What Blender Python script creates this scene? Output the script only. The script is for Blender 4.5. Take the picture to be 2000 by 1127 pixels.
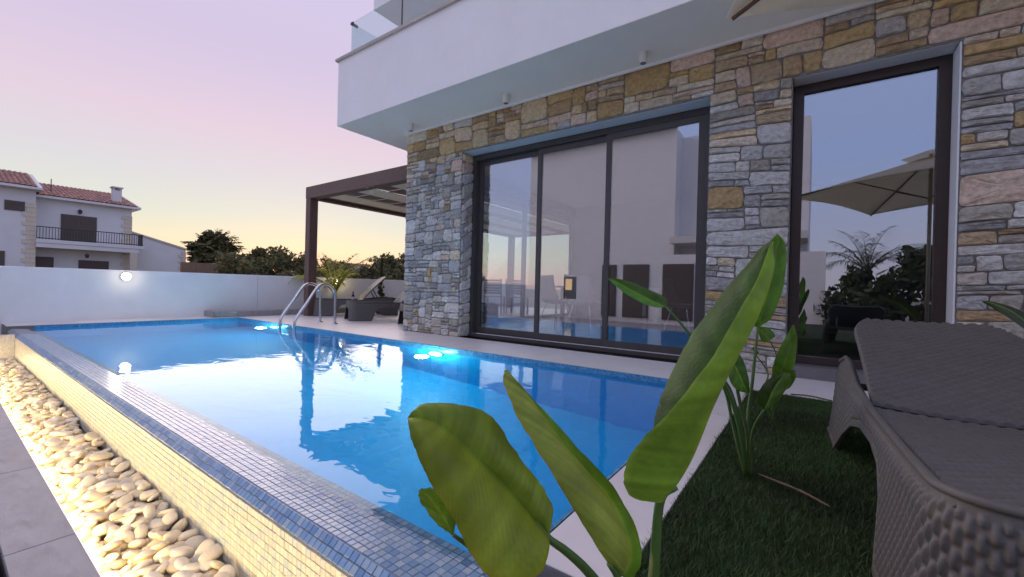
import bpy, math, random
import numpy as np
from mathutils import Matrix, Vector
random.seed(7); rng = np.random.default_rng(7)
for o in list(bpy.data.objects): bpy.data.objects.remove(o)
S = bpy.context.scene; COL = S.collection; rad = math.radians
# ------------------------------------------------------------ camera
F = 822.55; HEAD, PITCH, ROLL = rad(35.627), rad(-.1411), rad(1.454); EYE = Vector((0, 0, .7))
fw = Vector((-math.sin(HEAD)*math.cos(PITCH), math.cos(HEAD)*math.cos(PITCH), math.sin(PITCH)))
r0 = Vector((math.cos(HEAD), math.sin(HEAD), 0)); u0 = r0.cross(fw)
RT = math.cos(ROLL)*r0 + math.sin(ROLL)*u0; UP = -math.sin(ROLL)*r0 + math.cos(ROLL)*u0
cam = bpy.data.cameras.new('camera'); cam.sensor_width = 36; cam.lens = 36*F/2000; cam.clip_end = 2000; cam.clip_start = .05
co = bpy.data.objects.new('camera', cam); COL.objects.link(co)
co.matrix_world = Matrix(((RT.x, UP.x, -fw.x, EYE.x), (RT.y, UP.y, -fw.y, EYE.y), (RT.z, UP.z, -fw.z, EYE.z), (0, 0, 0, 1)))
S.camera = co; S.render.resolution_x = 1024; S.render.resolution_y = 577
def PX(x, y, d):                       # photograph pixel (2000 wide) + depth in metres -> point
    return EYE + fw*d + RT*((x-1000)/F*d) + UP*((563.5-y)/F*d)
# ------------------------------------------------------------ world: dusk sky
W = bpy.data.worlds.new('World'); S.world = W; W.use_nodes = True
nt = W.node_tree; nt.nodes.clear(); N = nt.nodes.new; L = nt.links.new
def ramp(tree, stops, interp='EASE'):
    r = tree.nodes.new('ShaderNodeValToRGB'); e = r.color_ramp.elements; r.color_ramp.interpolation = interp
    while len(e) < len(stops): e.new(.5)
    for el, (p, c) in zip(e, stops): el.position = p; el.color = (*c, 1)
    return r
tc = N('ShaderNodeTexCoord'); sp = N('ShaderNodeSeparateXYZ'); L(tc.outputs['Generated'], sp.inputs[0])
west = ramp(nt, [(0, (.66, .37, .29)), (.03, (.66, .46, .35)), (.07, (.60, .55, .40)), (.13, (.50, .525, .475)), (.20, (.49, .48, .51)), (.29, (.53, .43, .51)), (.42, (.46, .39, .53)), (.58, (.45, .41, .56)), (1, (.50, .49, .66))], 'LINEAR')
east = ramp(nt, [(0, (.50, .45, .52)), (.08, (.48, .49, .64)), (.25, (.38, .47, .78)), (.6, (.43, .48, .75)), (1, (.50, .49, .66))], 'LINEAR')
L(sp.outputs['Z'], west.inputs[0]); L(sp.outputs['Z'], east.inputs[0])
dp = N('ShaderNodeVectorMath'); dp.operation = 'DOT_PRODUCT'; L(tc.outputs['Generated'], dp.inputs[0]); dp.inputs[1].default_value = (-.88, .48, 0)
mr = N('ShaderNodeMapRange'); mr.interpolation_type = 'SMOOTHSTEP'; mr.inputs[1].default_value = -.25; mr.inputs[2].default_value = .85; L(dp.outputs['Value'], mr.inputs[0])
mx = N('ShaderNodeMixRGB'); L(mr.outputs[0], mx.inputs[0]); L(east.outputs[0], mx.inputs[1]); L(west.outputs[0], mx.inputs[2])
sky = N('ShaderNodeTexSky'); sky.sky_type = 'NISHITA'; sky.sun_disc = False; sky.sun_elevation = rad(1.0); sky.sun_rotation = math.atan2(-.88, .48)
bg1 = N('ShaderNodeBackground'); bg1.inputs[1].default_value = .84; L(mx.outputs[0], bg1.inputs[0])
bg2 = N('ShaderNodeBackground'); bg2.inputs[1].default_value = .012; L(sky.outputs[0], bg2.inputs[0])
ad = N('ShaderNodeAddShader'); L(bg1.outputs[0], ad.inputs[0]); L(bg2.outputs[0], ad.inputs[1])
wo = N('ShaderNodeOutputWorld'); L(ad.outputs[0], wo.inputs[0])
sl = bpy.data.lights.new('sun', 'SUN'); sl.energy = 1.1; sl.angle = rad(60); sl.color = (1, .82, .78)
so = bpy.data.objects.new('sun', sl); COL.objects.link(so); so.rotation_euler = Vector((.84, -.46, -.38)).to_track_quat('-Z', 'Y').to_euler(); so.location = (-30, 20, 12)
V = S.view_settings; V.view_transform = 'Standard'; V.look = 'None'; V.exposure = .78; V.gamma = 1; V.use_curve_mapping = False
# ------------------------------------------------------------ materials
MATS = {}
def mat(name, col=(.5, .5, .5), rough=.6, var=.12, scale=6, bump=0, bscale=60, metal=0, spec=.5, attr=False, sub=0, emit=None, estr=0, rnd=0, coord='Object', stretch=None, dirt=None, coat=0):
    if name in MATS: return MATS[name]
    m = bpy.data.materials.new(name); m.use_nodes = True; t = m.node_tree; b = t.nodes['Principled BSDF']; n = t.nodes.new; l = t.links.new
    b.inputs['Roughness'].default_value = rough; b.inputs['Metallic'].default_value = metal; b.inputs['Specular IOR Level'].default_value = spec
    if coat: b.inputs['Coat Weight'].default_value = coat; b.inputs['Coat Roughness'].default_value = .15
    c = n('ShaderNodeTexCoord'); vec = c.outputs[coord]
    if stretch:
        mp = n('ShaderNodeMapping'); mp.inputs['Scale'].default_value = stretch; l(vec, mp.inputs[0]); vec = mp.outputs[0]
    nz = n('ShaderNodeTexNoise'); nz.inputs['Scale'].default_value = scale; nz.inputs['Detail'].default_value = 8; nz.inputs['Roughness'].default_value = .6; l(vec, nz.inputs['Vector'])
    rp = ramp(t, [(.3, tuple(max(0, x*(1-var)) for x in col)), (.7, tuple(min(1, x*(1+var)) for x in col))], 'LINEAR'); l(nz.outputs[0], rp.inputs[0])
    out = rp.outputs[0]
    if dirt:                                                # blotchy stains of another colour
        n2 = n('ShaderNodeTexNoise'); n2.inputs['Scale'].default_value = dirt[1]; n2.inputs['Detail'].default_value = 6; l(vec, n2.inputs['Vector'])
        r2 = ramp(t, [(dirt[2], (0, 0, 0)), (min(1, dirt[2]+.18), (1, 1, 1))], 'LINEAR'); l(n2.outputs[0], r2.inputs[0])
        mm = n('ShaderNodeMixRGB'); l(r2.outputs[0], mm.inputs[0]); l(out, mm.inputs[1]); mm.inputs[2].default_value = (*dirt[0], 1); out = mm.outputs[0]
    if attr:
        a = n('ShaderNodeAttribute'); a.attribute_name = 'tint'; m2 = n('ShaderNodeMixRGB'); m2.blend_type = 'MULTIPLY'; m2.inputs[0].default_value = 1
        l(out, m2.inputs[1]); l(a.outputs['Color'], m2.inputs[2]); out = m2.outputs[0]
    if rnd:
        oi = n('ShaderNodeObjectInfo'); hs = n('ShaderNodeHueSaturation'); mr = n('ShaderNodeMapRange'); mr.inputs[3].default_value = 1-rnd; mr.inputs[4].default_value = 1+rnd
        l(oi.outputs['Random'], mr.inputs[0]); l(mr.outputs[0], hs.inputs['Value']); l(out, hs.inputs['Color']); out = hs.outputs[0]
    l(out, b.inputs['Base Color'])
    if bump:
        nb = n('ShaderNodeTexNoise'); nb.inputs['Scale'].default_value = bscale; nb.inputs['Detail'].default_value = 6; l(vec, nb.inputs['Vector'])
        bp = n('ShaderNodeBump'); bp.inputs['Strength'].default_value = min(1, bump); bp.inputs['Distance'].default_value = .006*max(1, bump); l(nb.outputs[0], bp.inputs['Height']); l(bp.outputs[0], b.inputs['Normal'])
    if sub:
        tr = n('ShaderNodeBsdfTranslucent'); l(out, tr.inputs[0]); ms = n('ShaderNodeMixShader'); ms.inputs[0].default_value = sub
        o = t.nodes['Material Output']; l(b.outputs[0], ms.inputs[1]); l(tr.outputs[0], ms.inputs[2]); l(ms.outputs[0], o.inputs[0])
    if emit: b.inputs['Emission Color'].default_value = (*emit, 1); b.inputs['Emission Strength'].default_value = estr
    MATS[name] = m; return m
def glass(name, tint, ior):
    m = bpy.data.materials.new(name); m.use_nodes = True; t = m.node_tree; t.nodes.clear(); n = t.nodes.new; l = t.links.new
    f0 = ((ior-1)/(ior+1))**2; lw = n('ShaderNodeLayerWeight'); pw = n('ShaderNodeMath'); pw.operation = 'POWER'; pw.inputs[1].default_value = 5; l(lw.outputs['Facing'], pw.inputs[0]); fr = n('ShaderNodeMapRange'); fr.inputs[3].default_value = f0; l(pw.outputs[0], fr.inputs[0]); lw.inputs[0].default_value = .5; tr = n('ShaderNodeBsdfTransparent'); tr.inputs[0].default_value = (*tint, 1)
    gl = n('ShaderNodeBsdfGlossy'); gl.inputs['Roughness'].default_value = 0; gl.inputs[0].default_value = (.93, .95, 1, 1)
    ms = n('ShaderNodeMixShader'); l(fr.outputs[0], ms.inputs[0]); l(tr.outputs[0], ms.inputs[1]); l(gl.outputs[0], ms.inputs[2]); o = n('ShaderNodeOutputMaterial'); l(ms.outputs[0], o.inputs[0]); MATS[name] = m; return m
plaster = mat('white_plaster', (.83, .81, .81), .85, .03, 3, .15, 90, dirt=((.76, .745, .74), 1.5, .58))
plaster_b = mat('cream_plaster', (.66, .63, .60), .85, .05, 2, .1, 60)
deckm = mat('porcelain_slab', (.68, .635, .615), .42, .07, 2.5, .05, 80, rnd=.05, dirt=((.62, .58, .565), 5, .52))
walkm = mat('grey_stone_slab', (.30, .285, .29), .6, .14, 4, .2, 50, rnd=.06, stretch=(1, 3, 1), dirt=((.24, .225, .23), 6, .55))
grout = mat('grout', (.20, .19, .19), .9, .1, 20)
mortar = mat('mortar', (.23, .21, .19), .95, .25, 30, .6, 80)
stonem = mat('rubble_stone', (1, .93, .84), .85, .42, 26, 2.6, 34, attr=True, dirt=((.60, .47, .33), 6, .62))
dark = mat('dark_frame_metal', (.062, .052, .050), .45, .1, 8, .05, 200)
brown = mat('brown_frame_metal', (.045, .026, .022), .5, .1, 8)
wood = mat('brown_pergola_wood', (.13, .072, .058), .55, .25, 10, .3, 40, stretch=(1, 1, 6))
cream = mat('cream_shade_cloth', (.78, .70, .52), .8, .06, 8, .1, 120)
steel = mat('polished_steel', (.62, .62, .64), .16, .03, 20, 0, 50, metal=1)
white_paint = mat('white_lamp_paint', (.75, .74, .73), .4, .03, 9)
copem = mat('beige_coping', (.48, .40, .36), .7, .12, 5, .1, 60)
tilem = mat('glass_mosaic', (1, 1, 1), .16, .10, 60, .08, 90, attr=True, spec=.6, coat=.3)
tilewall = mat('cream_mosaic', (1, 1, 1), .3, .10, 60, .08, 90, attr=True)
pebm = mat('white_pebble', (.70, .64, .53), .42, .12, 9, .12, 40, attr=True)
grassm = mat('turf_blade', (.055, .105, .028), .6, .35, 3, attr=True, sub=.25)
soil = mat('dark_turf_backing', (.022, .034, .014), .95, .3, 30, .5, 90)
leafm = mat('strelitzia_leaf', (.165, .265, .030), .42, .30, 9, .2, 150, attr=True, sub=.36, spec=.28)
stemm = mat('strelitzia_stem', (.12, .19, .045), .45, .2, 12, .1, 60, attr=True, sub=.1)
folm = mat('far_foliage', (.12, .128, .06), .7, .3, .6, attr=True, sub=.25)
trunkm = mat('bark', (.12, .09, .065), .9, .3, 12, .8, 25)
resin = mat('brown_grey_resin', (.118, .104, .094), .55, .10, 25, .12, 160)
earth = mat('dry_earth', (.20, .16, .105), .95, .25, .35, .5, 6)
bm = mat('basin_blue', (.002, .39, .71), .45, .06, 12)
winglass = glass('tinted_window_glass', (.88, .90, .92), 3.1)
clearglass = glass('balustrade_glass', (.84, .90, .90), 1.45)
# ------------------------------------------------------------ mesh helpers
class MB:
    def __init__(s): s.v = []; s.f = []; s.t = []; s.smooth = False
    def add(s, vs, fs, tint=(1, 1, 1)):
        k = len(s.v); s.v += [tuple(v) for v in vs]; s.f += [tuple(i+k for i in f) for f in fs]; s.t += [tint]*len(vs); return s
    def box(s, a, b, tint=(1, 1, 1), bev=0):
        x0, y0, z0 = [min(p, q) for p, q in zip(a, b)]; x1, y1, z1 = [max(p, q) for p, q in zip(a, b)]
        if bev:
            c = min(bev, (x1-x0)/2.2, (y1-y0)/2.2, (z1-z0)/2.2); vs = []
            for z, i in ((z0, c), (z0+c, 0), (z1-c, 0), (z1, c)):
                vs += [(x0+i, y0+i+ (c if 0 else 0), z), (x1-i, y0+i, z), (x1-i, y1-i, z), (x0+i, y1-i, z)]
            fs = [(3, 2, 1, 0), (12, 13, 14, 15)]
            for r in range(3):
                for k in range(4): fs.append((r*4+k, r*4+(k+1) % 4, r*4+4+(k+1) % 4, r*4+4+k))
            return s.add(vs, fs, tint)
        vs = [(x0, y0, z0), (x1, y0, z0), (x1, y1, z0), (x0, y1, z0), (x0, y0, z1), (x1, y0, z1), (x1, y1, z1), (x0, y1, z1)]
        return s.add(vs, [(3, 2, 1, 0), (4, 5, 6, 7), (0, 1, 5, 4), (1, 2, 6, 5), (2, 3, 7, 6), (3, 0, 4, 7)], tint)
    def tube(s, pts, r, n=8, tint=(1, 1, 1), cap=True):
        pts = [Vector(p) for p in pts]; rs = r if isinstance(r, (list, tuple)) else [r]*len(pts); vs = []; fs = []
        ref = None
        for i, p in enumerate(pts):
            t = (pts[min(i+1, len(pts)-1)]-pts[max(i-1, 0)]).normalized()
            if ref is None: ref = t.orthogonal().normalized()
            a = (ref - t*ref.dot(t)).normalized(); ref = a; b = t.cross(a)
            vs += [p + (a*math.cos(2*math.pi*k/n) + b*math.sin(2*math.pi*k/n))*rs[i] for k in range(n)]
        for i in range(len(pts)-1):
            for k in range(n): fs.append((i*n+k, i*n+(k+1) % n, (i+1)*n+(k+1) % n, (i+1)*n+k))
        if cap: fs += [tuple(range(n))[::-1], tuple((len(pts)-1)*n+k for k in range(n))]
        return s.add(vs, fs, tint)
    def grid(s, P, tint=(1, 1, 1), flip=False):          # P[i][j] points
        ni, nj = len(P), len(P[0]); vs = [p for row in P for p in row]
        fs = [(i*nj+j, i*nj+j+1, (i+1)*nj+j+1, (i+1)*nj+j) for i in range(ni-1) for j in range(nj-1)]
        if flip: fs = [f[::-1] for f in fs]
        return s.add(vs, fs, tint)
    def prism(s, poly, axis, a, b, tint=(1, 1, 1)):       # polygon (two free coords) extruded along axis
        def p3(p, h): q = list(p); q.insert(axis, h); return q
        n = len(poly); return s.add([p3(p, a) for p in poly]+[p3(p, b) for p in poly], [tuple(range(n))[::-1], tuple(range(n, 2*n))]+[(k, (k+1) % n, n+(k+1) % n, n+k) for k in range(n)], tint)
def wloc(o):
    v = Vector((0, 0, 0))
    while o is not None: v = v + o.location; o = o.parent
    return v
def mesh(name, mb, m, smooth=False):
    me = bpy.data.meshes.new(name); me.from_pydata(mb.v, [], mb.f); me.materials.append(m)
    a = me.attributes.new('tint', 'FLOAT_COLOR', 'POINT'); a.data.foreach_set('color', np.column_stack([np.array(mb.t, dtype=np.float32).reshape(-1, 3), np.ones(len(mb.v), np.float32)]).ravel())
    if smooth: me.polygons.foreach_set('use_smooth', [True]*len(me.polygons))
    me.update(); return me
def obj(name, mb, m, parent=None, smooth=False, local=False):
    if not local:
        A = np.array(mb.v, dtype=float); c = (A.min(0)+A.max(0))/2; c[2] = A[:, 2].min(); mb.v = [tuple(x) for x in (A-c)]
    o = bpy.data.objects.new(name, mesh(name, mb, m, smooth)); COL.objects.link(o); o.parent = parent
    if not local: o.location = Vector(c) - (wloc(parent) if parent else Vector((0, 0, 0)))
    return o
def tag(o, label=None, cat=None, group=None, kind=None):
    for k, v in (('label', label), ('category', cat), ('group', group), ('kind', kind)):
        if v: o[k] = v
    return o
def thing(name, loc, label, cat, group=None, rz=0):
    o = bpy.data.objects.new(name, None); COL.objects.link(o); o.location = loc; o.rotation_euler = (0, 0, rz); o.empty_display_size = .1
    return tag(o, label, cat, group)
def box(name, a, b, m, parent=None, bev=0): return obj(name, MB().box(a, b, bev=bev), m, parent)
def copy_tree(o, parent=None):
    c = o.copy(); COL.objects.link(c); c.parent = parent
    for ch in list(o.children): copy_tree(ch, c)
    return c
def cat_rom(pts, n):
    P = [Vector(p) for p in pts]; P = [2*P[0]-P[1]]+P+[2*P[-1]-P[-2]]; out = []; k = len(P)-3
    for i in range(n):
        u = i/(n-1)*k; j = min(int(u), k-1); t = u-j; a, b, c, d = P[j:j+4]
        out.append(.5*((2*b)+(c-a)*t+(2*a-5*b+4*c-d)*t*t+(3*b-a-3*c+d)*t**3))
    return out
def lerp(a, b, t): return a+(b-a)*t
def interp(x, tab):
    for (x0, y0), (x1, y1) in zip(tab, tab[1:]):
        if x <= x1: return lerp(y0, y1, max(0, (x-x0)/(x1-x0)))
    return tab[-1][1]
# ============================================================ SETTING
WZ = -.045                                                  # water level; deck is z = 0
G = MB(); k = 900
G.add([(-k, -k, -1.6), (k, -k, -1.6), (k, k, -1.6), (-k, k, -1.6)], [(0, 1, 2, 3)])
tag(obj('ground', G, earth), kind='structure')
def paving(name, rects, ztop, thick, m, sx, sy, base_m=grout, gap=.004):
    b = MB()
    for (x0, x1, y0, y1) in rects: b.box((x0, y0, ztop-thick-.004), (x1, y1, ztop-.006))
    root = tag(obj(name, b, base_m), kind='structure')
    for (x0, x1, y0, y1) in rects:
        nx = max(1, round((x1-x0)/sx)); ny = max(1, round((y1-y0)/sy)); dx = (x1-x0)/nx; dy = (y1-y0)/ny
        proto = None
        for i in range(nx):
            for j in range(ny):
                c = Vector((x0+(i+.5)*dx, y0+(j+.5)*dy, ztop-.0055))
                if proto is None: proto = mesh('slab', MB().box((-dx/2+gap/2, -dy/2+gap/2, 0), (dx/2-gap/2, dy/2-gap/2, .0055), bev=.0015), m)
                o = bpy.data.objects.new('slab', proto); COL.objects.link(o); o.parent = root; o.location = c-root.location
    return root
paving('deck', [(-8.9, 2.6, 3.5, 4.3), (-9.5, -8.9, .655, 4.3), (-9.5, -5.12, 4.3, 12.6)], 0, 1.5, deckm, 1.2, .8)
paving('pool_surround', [(-.60, -.36, .93, 3.5)], 0, .35, deckm, .24, .85)
paving('walkway', [(-8.0, -.36, .17, .35), (-8.0, -.36, -3.6, .155)], -.28, 1.2, walkm, .9, .6)
lawn = tag(box('lawn', (-.36, -3.6, -1.5), (2.6, 3.5, -.012), soil), kind='structure')
# pool basin
B = MB(); x0, x1, y0, y1, zb = -8.894, -.606, .906, 3.494, -1.35
B.add([(x0, y0, zb), (x1, y0, zb), (x1, y1, zb), (x0, y1, zb)], [(0, 1, 2, 3)])
for (a, b) in (((x0, y0), (x1, y0)), ((x1, y0), (x1, y1)), ((x1, y1), (x0, y1)), ((x0, y1), (x0, y0))):
    zt = -.08 if a[1] == y0 and b[1] == y0 else -.012
    B.add([(*a, zb), (*b, zb), (*b, zt), (*a, zt)], [(0, 1, 2, 3)])
basin = tag(obj('pool_basin', B, bm), kind='structure')
band = MB()                                                 # waterline mosaic band on three sides
band.box((x0, y1-.012, -.16), (x1, y1, -.004)); band.box((x0, y0, -.16), (x0+.012, y1-.013, -.004)); band.box((x1-.012, y0, -.16), (x1, y1-.013, -.004))
bmt = mat('waterline_mosaic', (.09, .26, .42), .25, .5, 55)
obj('waterline_band', band, bmt, basin)
# water
wm = bpy.data.materials.new('pool_water'); wm.use_nodes = True; t = wm.node_tree; t.nodes.clear(); n = t.nodes.new; l = t.links.new
gb = n('ShaderNodeBsdfGlass'); gb.inputs['IOR'].default_value = 1.33; gb.inputs['Roughness'].default_value = 0; gb.inputs[0].default_value = (.86, .97, 1, 1)
tcw = n('ShaderNodeTexCoord'); n1 = n('ShaderNodeTexNoise'); n1.inputs['Scale'].default_value = 2.6; n1.inputs['Detail'].default_value = 3; n1.inputs['Distortion'].default_value = .6
mpw = n('ShaderNodeMapping'); mpw.inputs['Scale'].default_value = (1, 1.6, 1); mpw.inputs['Rotation'].default_value = (0, 0, .6); l(tcw.outputs['Object'], mpw.inputs[0]); l(mpw.outputs[0], n1.inputs['Vector'])
bw = n('ShaderNodeBump'); bw.inputs['Strength'].default_value = .10; bw.inputs['Distance'].default_value = .03; l(n1.outputs[0], bw.inputs['Height']); l(bw.outputs[0], gb.inputs['Normal'])
o_ = n('ShaderNodeOutputMaterial'); l(gb.outputs[0], o_.inputs[0])
Wt = MB(); Wt.add([(-8.888, .845, WZ), (-.612, .845, WZ), (-.612, 3.488, WZ), (-8.888, 3.488, WZ)], [(0, 1, 2, 3)])
tag(obj('pool_water', Wt, wm), kind='structure')
# ------------------------------------------------------------ mosaic overflow edge
LX0, LX1 = -8.0, -.36
edge = thing('overflow_edge', ((LX0+LX1)/2, .67, -.5), 'raised infinity pool edge clad in blue and cream mosaic tiles', 'pool edge')
core = MB(); core.prism([(.90, -1.5), (.90, -.0505), (.703, -.038), (.664, -.072), (.664, -1.5)], 0, -8.9, LX1)
obj('core', core, mat('pale_grout', (.24, .25, .27), .9, .1, 30), edge)
core2 = MB(); core2.box((-8.08, -1.2, -1.5), (-8.0, .66, -.04)); obj('end_wall', core2, mat('cream_mosaic_far', (.62, .60, .54), .35, .22, 60, .4, 120), edge)
tiles = []
ts = .0255
def rowtiles(p0, p1, rows, pal, m):
    p0 = Vector(p0); p1 = Vector(p1); v = (p1-p0).normalized(); u = Vector((1, 0, 0)); nn = u.cross(v)
    if nn.z < 0 and abs(v.z) < .9: nn = -nn
    if abs(v.z) >= .9: nn = Vector((0, -1, 0))
    Lv = (p1-p0).length/rows; nx = int((LX1-LX0)/ts)
    for r in range(rows):
        for i in range(nx):
            c = p0 + v*Lv*(r+.5) + u*(LX0+ts*(i+.5)) + nn*random.uniform(-.0006, .0006)
            tiles.append((c, u, v, nn, Lv, random.choice(pal), m))
pal_ledge = [(.27, .38, .50), (.32, .42, .53), (.23, .34, .48), (.36, .44, .52), (.20, .31, .46), (.30, .38, .46), (.40, .47, .53)]
pal_lip = [(.16, .30, .50), (.20, .36, .56), (.13, .26, .46), (.26, .40, .55), (.32, .44, .55), (.18, .32, .48)]
pal_wall = [(.62, .60, .52), (.66, .64, .56), (.58, .57, .50), (.64, .61, .52), (.60, .60, .55), (.52, .56, .56), (.68, .66, .58), (.44, .52, .56)]
rowtiles((0, .898, -.0475), (0, .706, -.0350), 8, pal_ledge, tilem)
rowtiles((0, .7005, -.0335), (0, .6625, -.068), 2, pal_lip, tilem)
rowtiles((0, .6605, -.0745), (0, .6605, -.37), 11, pal_wall, tilewall)
def tile_vf(w, h, th=.0035):
    a, b, c = w/2-.0011, h/2-.0011, .0012
    vs = [(-a, -b, -th), (a, -b, -th), (a, b, -th), (-a, b, -th), (-a, -b, -c), (a, -b, -c), (a, b, -c), (-a, b, -c), (-a+c, -b+c, 0), (a-c, -b+c, 0), (a-c, b-c, 0), (-a+c, b-c, 0)]
    fs = [(8, 9, 10, 11)]
    for q in (0, 4):
        for k in range(4): fs.append((q+k, q+(k+1) % 4, q+4+(k+1) % 4, q+4+k))
    return vs, fs
def pix_size(p, s):
    d = (Vector(p)-EYE); z = d.dot(fw); x = 1000+F*d.dot(RT)/max(z, .01); y = 563.5-F*d.dot(UP)/max(z, .01)
    return s*F/z if z > .2 and -10 < x < 2010 and -10 < y < 1140 else 0
order = sorted(range(len(tiles)), key=lambda i: -pix_size(tiles[i][0], ts*(.5 if tiles[i][1] is None else 1)))
near = set(order[:300]); cache = {}; rest = {}
for i, (c, u, v, nn, Lv, tint, m) in enumerate(tiles):
    u2 = u if u.cross(v).dot(nn) > 0 else -u
    if i in near:
        key = (round(Lv, 4), tint, m.name)
        if key not in cache: cache[key] = mesh('tile', MB().add(*tile_vf(ts, Lv), tint), m)
        o = bpy.data.objects.new('tile', cache[key]); COL.objects.link(o); o.parent = edge
        o.matrix_basis = Matrix(((u2.x, v.x, nn.x, c.x-edge.location.x), (u2.y, v.y, nn.y, c.y-edge.location.y), (u2.z, v.z, nn.z, c.z-edge.location.z), (0, 0, 0, 1)))
    else:
        r = rest.setdefault(m.name, (MB(), m))[0]; vs, fs = tile_vf(ts, Lv); r.add([c+u2*a+v*b+nn*d for a, b, d in vs], fs, tint)
for nm, (r, m) in rest.items(): tag(obj('mosaic_tiles', r, m, edge), kind='stuff')
# ------------------------------------------------------------ pebbles
bed = tag(box('pebble_bed', (-8.0, .355, -1.4), (-.36, .655, -.40), mat('sand', (.42, .36, .27), .95, .3, 20, .5, 80)), kind='structure')
import bmesh
def pebble_mesh(sub, seed):
    r = random.Random(seed); bmh = bmesh.new(); bmesh.ops.create_icosphere(bmh, subdivisions=sub, radius=1)
    k1 = Vector((r.uniform(-1, 1), r.uniform(-1, 1), r.uniform(-1, 1))); k2 = Vector((r.uniform(-2, 2), r.uniform(-2, 2), r.uniform(-2, 2))); ph = r.uniform(0, 6)
    e = r.uniform(.75, .95)
    vs = []
    for v in bmh.verts:
        p = v.co.normalized(); p = p*(1+.10*math.sin(p.dot(k1)*2+ph)+.06*math.sin(p.dot(k2)*1.6+1)); q = Vector([math.copysign(abs(c)**e, c) for c in p])
        vs.append(q)
    fs = [tuple(v.index for v in f.verts) for f in bmh.faces]; bmh.free(); return vs, fs
peb_near = [pebble_mesh(3, s) for s in range(10)]; peb_far = [pebble_mesh(1 if s % 2 else 2, s) for s in range(10)]
pts = []
for layer, (z, dens) in enumerate(((-.385, .060), (-.350, .056), (-.322, .064))):
    y = .385
    while y < .640:
        x = -7.95+random.uniform(0, .03)
        while x < -.45:
            if layer < 2 or random.random() < .72:
                slope = .045*max(0, (.56-y)/.2)
                pts.append((x+random.uniform(-.018, .018), min(.632, max(.388, y+random.uniform(-.018, .018))), z-slope*(layer > 0)+random.uniform(-.012, .012)))
            x += dens*random.uniform(.85, 1.15)
        y += dens*.78
ptint = [(1, .98, .95), (1.05, 1.03, 1), (.95, .90, .82), (1, .96, .90), (.92, .86, .76), (1.08, 1.05, 1.02), (.98, .88, .74)]
pdata = []
for p in pts:
    s = random.uniform(.023, .040); pdata.append((Vector(p), (s*random.uniform(.95, 1.25), s*random.uniform(.7, .9), s*random.uniform(.36, .55)), (random.gauss(0, .38), random.gauss(0, .38), random.uniform(0, 6.28)), random.choice(ptint)))
order = sorted(range(len(pts)), key=lambda i: -(pix_size(pts[i], pdata[i][1][0]) if pts[i][2] > -.37 else 0)); near = set(order[:300]); cache = {}; rest = MB()
from mathutils import Euler
for i, (c, s, rot, ti) in enumerate(pdata):
    M4 = Matrix.Translation(c) @ Euler(rot).to_matrix().to_4x4() @ Matrix.Diagonal((*s, 1))
    if i in near:
        k = (i % 10, ti)
        if k not in cache: cache[k] = mesh('pebble', MB().add(*peb_near[i % 10], ti), pebm, True)
        o = bpy.data.objects.new('pebble', cache[k]); COL.objects.link(o); o.parent = bed; o.matrix_basis = Matrix.Translation(-bed.location) @ M4
    else:
        vs, fs = peb_far[i % 10]; rest.add([M4 @ v for v in vs], fs, ti)
tag(obj('pebbles', rest, pebm, bed, True), kind='stuff')
# LED strip tucked under the walkway nosing
led = thing('led_strip', (-4.1, .36, -.33), 'glowing warm white led strip along the pebbles under walkway edge', 'led strip')
box('channel', (-7.95, .351, -.325), (-.5, .3535, -.288), steel, led)
box('diffuser', (-7.94, .3538, -.322), (-.51, .357, -.300), mat('led_glow', (1, .9, .7), .5, 0, emit=(1, .72, .33), estr=29), led)
# ============================================================ HOUSE
FY = 4.3
house = thing('stone_villa', (-1.5, 6.5, 0), 'modern villa with rubble stone facade and white cantilevered balcony', 'house')
OP = [(-3.97, -.84, 0, 2.545), (-.18, .81, .0, 2.545)]      # openings x0 x1 z0 z1
def cells(q, tw, th, out, depth=0):
    # q: 4 corners bl br tr tl in (a, z)
    (ax, az), (bx, bz), (cx, cz), (dx, dz) = q; w = (abs(bx-ax)+abs(cx-dx))/2; h = (abs(dz-az)+abs(cz-bz))/2
    W_ = tw*random.choice((.4, .6, .8, 1, 1.2, 1.5)); H_ = th*random.choice((.45, .7, 1, 1.1, 1.4, 1.7))
    mix = lambda p, r, t: (lerp(p[0], r[0], t), lerp(p[1], r[1], t))
    if h > H_*1.45 and (h/H_ > w/W_ or w < .25*tw):
        t1 = random.uniform(.32, .68); t2 = t1+random.uniform(-.07, .07); l, r = mix(q[0], q[3], t1), mix(q[1], q[2], t2)
        cells((q[0], q[1], r, l), tw, th, out); cells((l, r, q[2], q[3]), tw, th, out)
    elif w > W_*1.45:
        t1 = random.uniform(.32, .68); t2 = t1+random.uniform(-.10, .10)*min(1, h/w); a, b = mix(q[0], q[1], t1), mix(q[3], q[2], t2)
        cells((q[0], a, b, q[3]), tw, th, out); cells((a, q[1], q[2], b), tw, th, out)
    elif h > H_*1.45:
        t1 = random.uniform(.3, .7); l, r = mix(q[0], q[3], t1), mix(q[1], q[2], t1+random.uniform(-.08, .08))
        cells((q[0], q[1], r, l), tw, th, out); cells((l, r, q[2], q[3]), tw, th, out)
    else: out.append(q)
GREY = [(.44, .43, .43), (.52, .50, .48), (.62, .60, .57), (.36, .35, .34), (.48, .46, .43), (.70, .67, .64), (.54, .49, .42), (.40, .37, .32), (.66, .62, .56)]
OCHRE = [(.60, .44, .22), (.66, .52, .33), (.52, .36, .17), (.70, .58, .42), (.48, .36, .23), (.72, .61, .48), (.42, .30, .17), (.66, .50, .40)]
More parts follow.
